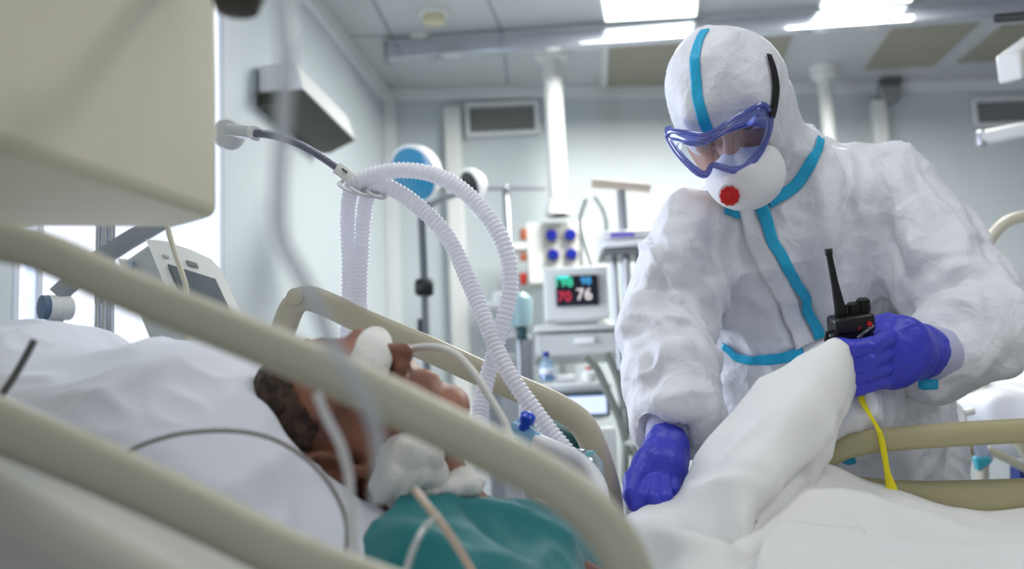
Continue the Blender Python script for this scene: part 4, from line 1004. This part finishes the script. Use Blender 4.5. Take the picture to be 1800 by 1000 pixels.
tubeobj('sensor_cable', ((215, 798, 1.00), (260, 778, 1.0), (320, 762, 1.0), (400, 757, 1.0), (470, 768, 1.0), (530, 800, 1.0), (575, 845, 1.0), (604, 900, 1.0), (610, 950, 1.0), (600, 1010, .98)), .0022, mat('grey brown cable', (140, 136, 134), .5), 'grey-brown cable curving over the near side of the pillow', 'cable')
tubeobj('elastic_strap', ((60, 598, 1.0), (46, 625, 1.0), (26, 660, 1.0), (6, 690, 1.0), (-20, 730, 1.0)), .0035, mat('grey brown strap', (112, 110, 112), .6), 'dark strap at the left end of the pillow', 'strap')
tubeobj('signal_cable', ((292, 380, 1.45), (296, 405, 1.45), (306, 440, 1.45), (318, 475, 1.45), (328, 510, 1.45), (330, 560, 1.46), (322, 640, 1.5)), .0036, mat('ivory cable', (214, 210, 190), .45), 'ivory cable hanging in front of the tilted grey-white screen', 'cable')
# ---- big near equipment head hung from the ceiling
t = thing('equipment_box', 'very large blurred cream equipment box filling the upper left corner', 'equipment box', P(150, 300, 1.0))
zb = 1.0 + .219
def zat(px, py, zz): return on_plane(px, py, (0, 0, zz), Z)
f0 = zat(-60, 222, P(388, 384, 1.04)[2]); zb = P(388, 384, 1.04)[2]
c1 = P(388, 384, 1.04); c0 = zat(-330, 150, zb); c2 = zat(325, 402, zb); c3 = zat(-330, 402, zb)
H_ = .62
MB().box8([c0, c1, c2, c3, c0 + Z * H_, c1 + Z * H_, c2 + Z * H_, c3 + Z * H_]).build('housing', mat('cream equipment casing', (226, 222, 200), .45), t, bevel=.012, seg=3)
cc_ = (c0 + c1 + c2 + c3) / 4; MB().cyl(cc_ + Z * (H_ - .01), flat(cc_, CEIL), .05).build('ceiling_tube', M_white, t)
MB().lathe(P(418, -8, .82), cdir(0, -1, -.2), [(.02, -.03), (.021, 0), (.016, .012), (.001, .014)]).build('clamp_knob', mat('dark olive plastic', (58, 56, 46), .5), t)
MB().tube([P(418, -20, .84), P(380, -40, .90), P(300, -60, 1.0)], .012).build('clamp_arm', M_steel, t)

# ================================================================== HOODED PERSON IN COVERALLS
doc = thing('person', 'person in white hooded coverall, goggles, mask and violet gloves, bending over the bed', 'person', flat(P(1520, 800, 2.0), 0))
ms = bpy.data.materials.new('white coverall fabric'); ms.use_nodes = True; nt_ = ms.node_tree; b_ = nt_.nodes['Principled BSDF']
b_.inputs['Base Color'].default_value = lin((226, 227, 233)) + (1,); b_.inputs['Roughness'].default_value = .55; b_.inputs['Sheen Weight'].default_value = .1
tc = nt_.nodes.new('ShaderNodeTexCoord'); prev = None
for sc, dist, st, typ in ((14, .010, .55, 'V'), (38, .004, .45, 'V'), (110, .0015, .35, 'N')):
    bp_ = nt_.nodes.new('ShaderNodeBump'); bp_.inputs['Strength'].default_value = st; bp_.inputs['Distance'].default_value = dist
    nz = nt_.nodes.new('ShaderNodeTexNoise'); nz.inputs['Scale'].default_value = sc * .5; nz.inputs['Detail'].default_value = 2
    mxv = nt_.nodes.new('ShaderNodeMixRGB'); mxv.inputs[0].default_value = .12
    nt_.links.new(tc.outputs['Object'], nz.inputs['Vector']); nt_.links.new(tc.outputs['Object'], mxv.inputs[1]); nt_.links.new(nz.outputs['Color'], mxv.inputs[2])
    if typ == 'V':
        tx = nt_.nodes.new('ShaderNodeTexVoronoi'); tx.inputs['Scale'].default_value = sc; out = 'Distance'
    else:
        tx = nt_.nodes.new('ShaderNodeTexNoise'); tx.inputs['Scale'].default_value = sc; tx.inputs['Detail'].default_value = 3; out = 'Fac'
    nt_.links.new(mxv.outputs[0], tx.inputs['Vector']); nt_.links.new(tx.outputs[out], bp_.inputs['Height'])
    if prev: nt_.links.new(prev.outputs['Normal'], bp_.inputs['Normal'])
    prev = bp_
nt_.links.new(prev.outputs['Normal'], b_.inputs['Normal']); M_suit = ms

# ---- head inside the hood
hA = ortho(cdir(.96, .17, -.26), cdir(-.15, -.55, -.8))
if hA[2] @ UP < 0: hA[2] = -hA[2]
hO = P(1278, 195, 1.70)
F = Field(hO - .22, hO + .2, .0035); HW = head_field(F, hO, hA, .95, ears=False)
F.seg(HW(0, -.02, -.06), P(1372, 315, 1.83), .05, .05, .03)
V, C = F.mesh(2)
M_skin2 = mat('skin tan', (186, 134, 108), .5, bump=(160, .1, 3), sss=.06)
nets_obj('body', V, C, M_skin2, doc)
M_brow = mat('dark brow hair', (40, 30, 24), .8)
MBb = MB()
for sx in (-1, 1):
    MBb.tube([HW(sx * .016, .089, .027), HW(sx * .030, .088, .031), HW(sx * .046, .078, .028)], .004, ry=.0025)
MBb.build('eyebrows', M_brow, doc, smooth=True)
MBb = MB()
for sx in (-1, 1): MBb.tube([HW(sx * .018, .087, .006), HW(sx * .031, .0895, .0035), HW(sx * .043, .084, .006)], .0014)
MBb.build('eyelashes', M_brow, doc, smooth=True)

# ---- coverall
lo_ = np.array([.12, 1.18, .0]); hi_ = np.array([1.12, 2.32, 1.68])
F = Field(lo_, hi_, .0048)
fwd = FW * 1.0
# hood
F.ell(HW(0, -.012, .033), (.089, .106, .096), hA, .02)
F.seg(HW(-.040, .072, .040), HW(.040, .072, .040), .024, .024, .03)
F.ell(HW(.012, -.03, -.02), (.088, .090, .09), hA, .03)
F.seg(HW(.02, -.055, -.03), P(1368, 325, 1.84), .074, .078, .03)
F.ell(HW(.006, .085, -.085), (.058, .06, .055), hA, .010, sub=True); F.seg(P(1212, 262, 1.62), P(1316, 249, 1.605), .024, .024, .004, FW, 1.8, sub=True)          # face opening
# torso
nf = FW
F.seg(P(1282, 430, 1.84), P(1520, 385, 1.90), .105, .118, .06, nf, .8)
F.seg(P(1400, 345, 1.88), P(1540, 350, 1.88), .083, .083, .04)
F.seg(P(1430, 744, 1.525), P(1518, 722, 1.545), .040, .034, .04)
F.seg(P(1470, 720, 1.56), P(1500, 690, 1.75), .05, .08, .04)
F.seg(P(1375, 335, 1.86), P(1380, 420, 1.86), .085, .12, .05)
F.seg(P(1330, 470, 1.86), P(1410, 620, 1.93), .125, .145, .05, nf, .8)
F.seg(P(1470, 450, 1.90), P(1480, 620, 1.95), .135, .15, .05, nf, .8)
F.seg(P(1400, 640, 1.95), P(1470, 800, 1.99), .15, .165, .05, nf, .8)
F.seg(P(1500, 640, 1.97), P(1555, 800, 2.0), .14, .135, .05, nf, .85)
# arm resting on the bed
armR = [(P(1230, 410, 1.79), .075), (P(1202, 500, 1.755), .067), (P(1186, 590, 1.72), .062), (P(1178, 670, 1.64), .063), (P(1182, 722, 1.60), .060), (P(1184, 738, 1.59), .053)]
F.chain(armR, .02)
# arm holding the radio
armL = [(P(1545, 364, 1.84), .088), (P(1628, 438, 1.79), .082), (P(1694, 520, 1.73), .078), (P(1700, 590, 1.665), .070), (P(1682, 622, 1.625), .062), (P(1662, 625, 1.60), .052)]
F.chain(armL, .022)
F.seg(P(1705, 605, 1.68), P(1680, 640, 1.64), .055, .045, .02)
# sleeve mouths round the knitted cuffs
F.seg(P(1560, 612, 1.545), P(1612, 620, 1.572), .048, .048, .006, sub=True)
F.seg(P(1162, 812, 1.535), P(1172, 772, 1.56), .043, .043, .006, sub=True)
# legs to the floor
for (hx, d) in ((1462, 2.0), (1580, 2.02)):
    h = P(hx, 830, d); ft = flat(h, .09)
    F.seg(h, flat(h, .5), .115, .09, .04); F.seg(flat(h, .5), ft, .09, .075, .03); F.seg(ft, flat(h - FW * .12, .07), .06, .05, .03)
V, C = F.mesh(3); N = normals(V, C)
def near(V, a, b):
    ab = b - a; t = np.clip(((V - a) @ ab) / (ab @ ab), 0, 1); return np.linalg.norm(V - a - t[:, None] * ab, axis=1), t
# --- cloth relief: broad folds, then crumpling; less on the tight hood
hd = np.linalg.norm(V - HW(0, -.01, .03), axis=1); soft = np.clip((hd - .11) / .08, .34, 1)
wv = V + .03 * np.stack([vnoise(V * 7, 21), vnoise(V * 7, 22), vnoise(V * 7, 23)], 1)
H = (facets(wv * np.array([10, 8, 3.6]), 31) - .5) * .042 + (facets(wv * np.array([24, 20, 9.]), 41) - .5) * .015 + ridged(wv * 38, 51) * .002 + np.maximum(ridged(np.stack([wv[:, 0] * 13 + wv[:, 2] * 4, wv[:, 1] * 13, wv[:, 2] * 3.5], 1), 55), 0) ** 3 * .012
# sleeves ruck across the arm
def ruck(pts, amp, fr, sd):
    out = np.zeros(len(V)); 
    for (a, ra), (b, rb) in zip(pts[:-1], pts[1:]):
        d, t = near(V, a, b); m = np.exp(-np.maximum(d - max(ra, rb) * 1.05, 0) ** 2 / .02 ** 2); ax = (b - a) / np.linalg.norm(b - a)
        s = (V - a) @ ax; q = np.stack([s * fr, (V @ UP) * 2.5 + s * 2, (V @ FW) * 3], 1); out = np.maximum(out, 0) + 0
        out = np.where(m > .6, ridged(q + .5 * vnoise(V * 9, sd)[:, None], sd) * amp, out)
    return out
H = H + ruck(armR[1:], .007, 9, 61) + ruck(armL[1:], .009, 8, 71)
# individual creases: (pixel, distance) lines, depth (>0 a ridge, <0 a valley), half width
def crease(path, amp, wd):
    global H
    p = np.array([P(*q) for q in cr(path, 6)]); d = np.full(len(V), 9.); tt_ = np.zeros(len(V))
    for i in range(len(p) - 1):
        dd, t = near(V, p[i], p[i + 1]); m = dd < d; d[m] = dd[m]; tt_[m] = (i + t[m]) / (len(p) - 1)
    H = H + 1.35 * amp * np.exp(-(d / wd) ** 1.3) * np.sin(np.clip(tt_, 0.02, .98) * math.pi) ** .6
crease(((1362, 280, 1.70), (1372, 320, 1.72), (1350, 345, 1.70)), .009, .008)
crease(((1385, 255, 1.72), (1395, 290, 1.74), (1380, 330, 1.74)), -.009, .008)
crease(((1340, 170, 1.66), (1380, 180, 1.72), (1420, 215, 1.78)), .006, .010)
crease(((1200, 150, 1.62), (1215, 200, 1.60), (1235, 228, 1.60)), .004, .006)
crease(((1255, 120, 1.58), (1275, 180, 1.57), (1300, 205, 1.58)), .004, .008)
crease(((1440, 330, 1.78), (1435, 420, 1.76), (1450, 520, 1.76), (1470, 590, 1.77)), .014, .012)
crease(((1470, 470, 1.75), (1500, 500, 1.75), (1560, 520, 1.75)), .012, .010)
crease(((1260, 440, 1.74), (1290, 520, 1.75), (1340, 590, 1.76)), -.010, .012)
crease(((1180, 430, 1.70), (1165, 500, 1.69), (1180, 560, 1.67)), -.010, .012)
crease(((1655, 400, 1.74), (1680, 450, 1.70), (1730, 480, 1.70)), .010, .012)
crease(((1250, 330, 1.74), (1250, 420, 1.72), (1235, 500, 1.71), (1250, 560, 1.72)), -.022, .016)
crease(((1215, 470, 1.69), (1240, 520, 1.69), (1252, 560, 1.70)), .012, .010)
crease(((1155, 390, 1.74), (1200, 440, 1.70), (1230, 500, 1.69)), .014, .014)
crease(((1130, 520, 1.68), (1180, 560, 1.65), (1230, 610, 1.66)), .012, .012)
crease(((1145, 640, 1.60), (1190, 620, 1.60), (1240, 650, 1.62)), .012, .014)
crease(((1110, 660, 1.60), (1150, 650, 1.58), (1170, 610, 1.60)), .010, .010)
crease(((1110, 700, 1.58), (1170, 700, 1.54), (1235, 690, 1.56)), .010, .012)
crease(((1485, 250, 1.84), (1500, 330, 1.78), (1530, 420, 1.75), (1590, 520, 1.72)), .024, .016)
crease(((1500, 290, 1.82), (1530, 380, 1.78), (1575, 470, 1.76), (1605, 530, 1.74)), -.026, .016)
crease(((1560, 380, 1.76), (1570, 440, 1.74), (1600, 500, 1.71)), -.020, .014)
crease(((1600, 320, 1.80), (1620, 400, 1.73), (1600, 480, 1.70)), .016, .018)
crease(((1605, 500, 1.69), (1660, 480, 1.66), (1730, 470, 1.67)), .016, .012)
crease(((1610, 520, 1.68), (1670, 505, 1.65), (1740, 500, 1.67)), -.016, .010)
crease(((1590, 560, 1.62), (1650, 540, 1.60), (1710, 570, 1.60), (1735, 640, 1.62)), .016, .016)
crease(((1650, 660, 1.57), (1690, 640, 1.57), (1740, 650, 1.60)), .010, .012)
crease(((1440, 300, 1.78), (1470, 400, 1.74), (1500, 480, 1.73), (1540, 560, 1.74)), .014, .018)
crease(((1400, 420, 1.74), (1440, 500, 1.74), (1500, 560, 1.75)), -.012, .02)
crease(((1270, 420, 1.74), (1300, 500, 1.74), (1370, 590, 1.76)), .012, .02)
crease(((1290, 590, 1.78), (1330, 600, 1.77), (1380, 590, 1.78)), .008, .012)
crease(((1262, 640, 1.82), (1275, 680, 1.82), (1300, 730, 1.82)), .010, .014)
crease(((1470, 710, 1.80), (1540, 700, 1.79), (1580, 700, 1.8)), .018, .016)
crease(((1570, 640, 1.82), (1610, 700, 1.82), (1640, 760, 1.83)), .014, .014)
crease(((1500, 790, 1.82), (1560, 810, 1.82), (1620, 790, 1.83)), .008, .012)
V = V + N * (H * soft)[:, None]
V = lap(V, C, 1)
suit = nets_obj('coverall', V, C, M_suit, doc)
sb = bvh_of(V, C)

# ---- blue tapes, flap, strap
rib = lambda pts, w_, name='seam_tape', m=M_tape, parent=suit, **k: ribbon_on(sb, pts, w_, name, m, parent, **k)
rib(((1240, 54), (1232, 66), (1226, 85), (1222, 110), (1224, 140), (1228, 175), (1238, 212), (1248, 236)), [.014, .017, .017, .019])
rib(((1440, 244), (1436, 262), (1424, 288), (1404, 318), (1380, 340), (1350, 358)), [.014, .019, .019, .019], off=.004)
rib(((1272, 372), (1286, 375), (1300, 376)), .018, off=.004)
rib(((1334, 338), (1342, 370), (1356, 415), (1378, 462), (1404, 512), (1428, 556), (1448, 604)), [.022, .019, .018, .017, .018], off=.009)
rib(((1305, 362), (1320, 402), (1343, 450), (1370, 502), (1390, 552), (1412, 608)), [.028, .032, .032, .034], name='zip_flap', m=M_suit, off=.004, th=.004)
rib(((1272, 606), (1284, 614), (1300, 628), (1340, 632), (1380, 627), (1410, 617)), [.014, .018, .018], off=.004)
rib(((1548, 556), (1574, 560)), .016, off=.004)
rib(((1628, 640), (1630, 660), (1632, 684)), .026, off=.003)
rib(((1484, 795), (1494, 820), (1500, 852)), .020, off=.004)
rib(((1349, 98), (1357, 125), (1361, 155), (1358, 185), (1351, 206)), [.009, .013, .018, .024], name='goggle_strap', m=mat('black elastic', (12, 12, 14), .7), parent=doc, off=.003, th=.002)

# ---- respirator mask
F = Field(hO - .2, hO + .2, .0028)
F.ell(HW(.012, .078, -.078), (.060, .056, .056), hA, .02); F.seg(HW(0, .104, -.024), HW(.004, .116, -.052), .013, .029, .02)
F.ell(HW(.012, .085, -.085), (.052, .058, .040), hA, .02)
F.ell(HW(0, .02, -.03), (.072, .075, .10), hA, .006, sub=True)
V, C = F.mesh(3); M_mask = mat('white respirator felt', (236, 236, 238), .75, bump=(260, .15, 3))
mask = nets_obj('respirator_mask', V, C, M_mask, doc); kb = bvh_of(V, C)
c, n = hit(kb, 1283, 342)
c = c if c is not None else P(1283, 342, 1.6)
n = n * .5 - FW * .8 + UP * -.1; n /= np.linalg.norm(n); M_red = mat('red valve plastic', (206, 22, 24), .3)
MB().lathe(c - n * .006, n, [(.0180, 0), (.0180, .009), (.0155, .011)], 36).build('valve_ring', M_mask, mask)
va = MB().lathe(c - n * .002, n, [(.0138, 0), (.0143, .012), (.013, .015), (.011, .0135), (.006, .0135), (.005, .015), (.001, .015)], 36)
tx = np.cross(n, UP); tx /= np.linalg.norm(tx); ty = np.cross(tx, n)
for k in range(10):
    g = 2 * math.pi * k / 10; e_ = tx * math.cos(g) + ty * math.sin(g); va.box(c + n * .006 + e_ * .0138, (.0034, .003, .010), (np.cross(n, e_), e_, n))
va.build('valve', M_red, mask, bevel=.0008)
wf = [HW(-.012, .114, -.008), HW(-.004, .121, -.014), HW(.004, .121, -.014), HW(.012, .114, -.008)]
ns = []
for (px, py) in ((1238, 268), (1247, 262), (1258, 259), (1270, 261), (1284, 266)):
    c_, n_ = hit(kb, px, py)
    if c_ is not None: ns.append(c_ + n_ * .001)
if len(ns) > 2: MB().tube(cr(ns, 4), .003, ry=.001).build('nose_clip', mat('soft grey', (180, 184, 190), .4), mask)
# mask elastic over the cheek
rib(((1368, 290), (1374, 310), (1368, 330), (1352, 348)), .004, name='mask_elastic', m=M_mask, parent=doc, off=.001)

# ---- goggles
def gd(px, py):
    return 1.588 - .19 * (px - 1254) / 1150 + .60 * (py - 262) / 1150 + .052 * ((px - 1262) / 93) ** 2
def loopG(pts, n=96, extra=0.):
    p = cr(np.array(list(pts) + [pts[0]], float), 8)[:-1]; d = np.r_[0, np.cumsum(np.linalg.norm(np.diff(np.vstack([p, p[:1]]), axis=0), axis=1))]
    s = np.linspace(0, d[-1], n, endpoint=False); q = np.vstack([p, p[:1]]); return np.stack([np.interp(s, d, q[:, k]) for k in (0, 1)], 1)
outer = loopG([(1171, 237), (1182, 230), (1205, 232), (1235, 236), (1255, 230), (1280, 215), (1310, 197), (1335, 184), (1347, 185), (1355, 202), (1356, 220), (1350, 242), (1340, 265), (1325, 285), (1307, 299), (1290, 302), (1270, 297), (1252, 292), (1247, 302), (1240, 310), (1225, 305), (1205, 287), (1187, 267), (1175, 247)])
inner = loopG([(1180, 246), (1192, 247), (1210, 254), (1232, 256), (1252, 248), (1280, 233), (1315, 222), (1334, 220), (1344, 224), (1345, 232), (1342, 242), (1336, 256), (1322, 275), (1306, 290), (1290, 294), (1272, 290), (1254, 286), (1246, 292), (1240, 301), (1230, 298), (1210, 282), (1194, 264), (1186, 254), (1182, 249)])
# match the loops by angle of arc length start
o3 = np.array([P(x, y, gd(x, y)) for x, y in outer]); i3 = np.array([P(x, y, gd(x, y) - .004) for x, y in inner]); n_ = len(o3)
bk3 = np.array([P(1262 + (x - 1262) * .97, 250 + (y - 250) * .95, gd(x, y) + .024) for x, y in outer])
M_gf = clear_mat('clear blue vinyl', (150, 168, 238), .22, .38, (104, 128, 226), .1); M_gs = clear_mat('pale blue vinyl', (176, 188, 242), .2, .32, (130, 150, 230), .1)
mb = MB(); mb.tube(np.vstack([o3, o3[:1]]), .0020, ry=.0032, bn=FW, cap=False, seg=12); mb.tube(np.vstack([bk3, bk3[:1]]), .002, cap=False, seg=8, bn=FW)
gfr = mb.build('goggles', M_gf, doc, smooth=True)
v = list(o3) + list(i3) + list(bk3); f = [(i, (i + 1) % n_, n_ + (i + 1) % n_, n_ + i) for i in range(n_)] + [(i, 2 * n_ + i, 2 * n_ + (i + 1) % n_, (i + 1) % n_) for i in range(n_)]
sk = mesh_obj('goggle_skirt', v, f, M_gs, gfr); so_ = sk.modifiers.new('s', 'SOLIDIFY'); so_.thickness = .0012
MB().tube(np.vstack([i3, i3[:1]]), .0014, cap=False, seg=8, bn=FW).build('lens_rim', M_gf, gfr, smooth=True)
M_lens = clear_mat('goggle lens', (236, 240, 252), .10, .05, (150, 165, 235), .03)
ctr = np.array([1262, 258.]); v = []; f = []; R_ = 7
for k in range(R_ + 1):
    for x, y in inner:
        q = ctr + (np.array([x, y]) - ctr) * (1 - k / R_ * .98); v.append(P(q[0], q[1], gd(*q) - .006))
for k in range(R_):
    for i in range(n_): f.append((k * n_ + i, k * n_ + (i + 1) % n_, (k + 1) * n_ + (i + 1) % n_, (k + 1) * n_ + i))
f.append(tuple(R_ * n_ + i for i in range(n_))[::-1])
mesh_obj('lens', v, f, M_lens, gfr)
for px, py in ((1350, 196), (1176, 232)):
    MB().box(P(px, py, gd(px, py) + .012), (.012, .012, .022), (hA[0], hA[2], hA[1])).build('strap_clip', mat('black elastic', (12, 12, 14), .7) if px > 1300 else M_gf, gfr, bevel=.003)

# ---- gloves with knitted cuffs
def hand(name, palm, fingers, wr, cuff, fold_seed):
    allp = [p for p, _ in palm] + [p for fch in fingers for p, _ in fch] + [p for p, _ in wr]
    a = np.array(allp); F = Field(a.min(0) - .055, a.max(0) + .055, .0022)
    for i in range(len(palm) - 1): F.seg(palm[i][0], palm[i + 1][0], palm[i][1], palm[i + 1][1], .012, FW, .62)
    F.chain(wr, .012)
    for fch in fingers: F.chain(fch, .0035)
    V, C = F.mesh(2); N = normals(V, C)
    V = V + N * (ridged(V * np.array([60, 40, 45.]) + .8 * vnoise(V * 30, 3)[:, None], fold_seed) * .0011 + (facets(V * 36, 5) - .5) * .0016)[:, None]
    g = nets_obj(name, V, C, M_nit, doc)
    M_cuff = mat('lavender knit cuff', (186, 188, 218), .8, bump=(600, .5, 2))
    c0_, c1_, r0_, r1_ = cuff; MB().tube([c0_ + (c1_ - c0_) * t for t in np.linspace(0, 1, 6)], r0_, rfun=lambda i: r0_ + (r1_ - r0_) * i / 5, seg=32).build('knit_cuff', M_cuff, doc, smooth=True)
    return V, C
d = 1.50
hand('glove', [(P(1170, 798, 1.535), .033), (P(1158, 830, 1.505), .036), (P(1158, 842, 1.50), .034)],
     [[(P(1132, 815, 1.50), .015), (P(1112, 842, 1.475), .0130), (P(1107, 866, 1.455), .0112), (P(1116, 888, 1.45), .009)],
      [(P(1136, 842, 1.485), .0105), (P(1129, 872, 1.455), .0098), (P(1132, 898, 1.45), .0090), (P(1137, 914, 1.47), .008)],
      [(P(1152, 846, 1.478), .0105), (P(1149, 876, 1.446), .0100), (P(1151, 904, 1.445), .0092), (P(1154, 920, 1.47), .008)],
      [(P(1168, 846, 1.482), .0102), (P(1170, 874, 1.455), .0096), (P(1170, 900, 1.452), .0088), (P(1171, 916, 1.475), .0078)],
      [(P(1184, 838, 1.492), .0095), (P(1188, 862, 1.475), .0086), (P(1186, 884, 1.47), .0080), (P(1183, 898, 1.48), .007)]],
     [(P(1168, 806, 1.53), .030), (P(1172, 776, 1.55), .029)], (P(1170, 786, 1.553), P(1180, 734, 1.585), .0305, .0360), 3)
hand('glove', [(P(1610, 618, 1.555), .040), (P(1582, 616, 1.525), .045), (P(1566, 628, 1.512), .044)],
     [[(P(1590, 582, 1.545), .018), (P(1562, 570, 1.54), .0155), (P(1544, 572, 1.545), .0135), (P(1532, 584, 1.56), .0115)],
      [(P(1562, 596, 1.495), .0125), (P(1536, 608, 1.455), .0120), (P(1502, 613, 1.445), .0112), (P(1472, 605, 1.465), .0098)],
      [(P(1556, 624, 1.485), .0120), (P(1528, 634, 1.450), .0114), (P(1506, 641, 1.450), .0104), (P(1494, 648, 1.48), .009)],
      [(P(1554, 648, 1.488), .0116), (P(1526, 656, 1.455), .0108), (P(1506, 663, 1.458), .0098), (P(1496, 666, 1.485), .0088)],
      [(P(1556, 668, 1.495), .0108), (P(1530, 676, 1.465), .0100), (P(1508, 684, 1.465), .0090), (P(1498, 684, 1.49), .008)]],
     [(P(1604, 618, 1.555), .036), (P(1628, 618, 1.575), .0355)], (P(1616, 619, 1.570), P(1668, 625, 1.60), .0365, .0440), 9)

# ---- radio held in the hand
ru = cdir(-.16, .97, -.18); rA = ortho(cdir(.97, .15, .12), ru); rA = np.array([rA[0], -np.cross(rA[0], rA[1]), rA[1]])   # width, depth, up
rc = P(1498, 600, 1.50); radio = thing('two_way_radio', 'black two-way radio with antenna and red button held in the violet glove', 'radio', rc - rA[2] * .06)
MB().box(rc - rA[2] * .022, (.052, .034, .105), rA).box(rc + rA[2] * .026, (.058, .036, .026), rA).build('radio_body', mat('black radio plastic', (16, 16, 18), .38), radio, bevel=.006, seg=3)
M_blk2 = mat('black rubber', (10, 10, 11), .55)
a0 = rc + rA[2] * .038 - rA[0] * .014
MB().tube([a0 - rA[2] * .012, a0 + rA[2] * .012, a0 + (P(1457, 440, 1.47) - a0) * .5, P(1458, 450, 1.47), P(1457, 446, 1.47), P(1456, 437, 1.47)], .006, rfun=lambda i: (.0085, .0078, .0052, .0042, .0054, .0052)[i], seg=16).build('antenna', M_blk2, radio, smooth=True)
for dx, hh in ((.006, .016), (.021, .020)):
    k0 = rc + rA[2] * .038 + rA[0] * dx + rA[1] * .003
    kn = MB().lathe(k0, rA[2], [(.0085, 0), (.0088, .003), (.0082, hh * .9), (.006, hh), (.001, hh)], 18)
    for j in range(9):
        g = 2 * math.pi * j / 9; kn.box(k0 + rA[2] * hh * .45 + (rA[0] * math.cos(g) + rA[1] * math.sin(g)) * .0085, (.002, .002, hh * .8), (rA[0], rA[1], rA[2]))
    kn.build('knob', M_blk2, radio)
fr_ = rA[1] if rA[1] @ FW < 0 else -rA[1]
MB().lathe(rc + fr_ * .018 + rA[0] * .018 + rA[2] * .026, fr_, [(.0038, 0), (.0036, .0025), (.001, .003)]).build('red_button', M_red, radio)
MB().lathe(rc + fr_ * .018 + rA[0] * .003 + rA[2] * .022, fr_, [(.003, 0), (.003, .001), (.001, .0012)]).build('red_mark', mat('dull red', (120, 24, 24), .5), radio)
text('lettering', 'MOTOROLA', rc + fr_ * .0186 + rA[0] * .012 + rA[2] * .016, rA[0] * .9 + rA[2] * .5, rA[2] * .9 - rA[0] * .5, .0052, mat('white print', (225, 225, 225), .5), radio)
MB().tube([rc - rA[0] * .024 + rA[2] * .02, rc - rA[0] * .035 + rA[2] * .018, rc - rA[0] * .038 + rA[2] * .006], .003).tube([rc - rA[0] * .024 + rA[2] * .008, rc - rA[0] * .036 + rA[2] * .008], .0035).build('accessory_clip', M_blk2, radio)

# ---- yellow lanyard hanging from the hand in front of the rail
M_yel = mat('yellow ribbon', (232, 220, 20), .5)
lan = MB()
pth = PP(((1508, 672, 1.49), (1516, 705, 1.475), (1530, 730, 1.468), (1546, 760, 1.462), (1554, 795, 1.458), (1562, 830, 1.455), (1568, 850, 1.453), (1573, 872, 1.45)), 8); pth = resample(pth, .004)
ln = len(pth); lan.tube(pth, .005, ry=.0012, bn=RT * .9 + FW * .4, rfun=lambda i: (.0045 + .0012 * math.sin(i * .35) + (.004 * max(0, (i / ln - .8) / .2))), seg=10)
pth2 = resample(PP(((1546, 760, 1.458), (1553, 800, 1.452), (1558, 830, 1.450), (1563, 872, 1.448)), 8), .004); lan.tube(pth2, .003, ry=.0011, bn=RT * .8 - FW * .5, seg=10)
o = lan.build('lanyard', M_yel, smooth=True); tag(o, 'yellow ribbon lanyard hanging from the violet glove over the khaki rail', 'lanyard'); recentre(o)
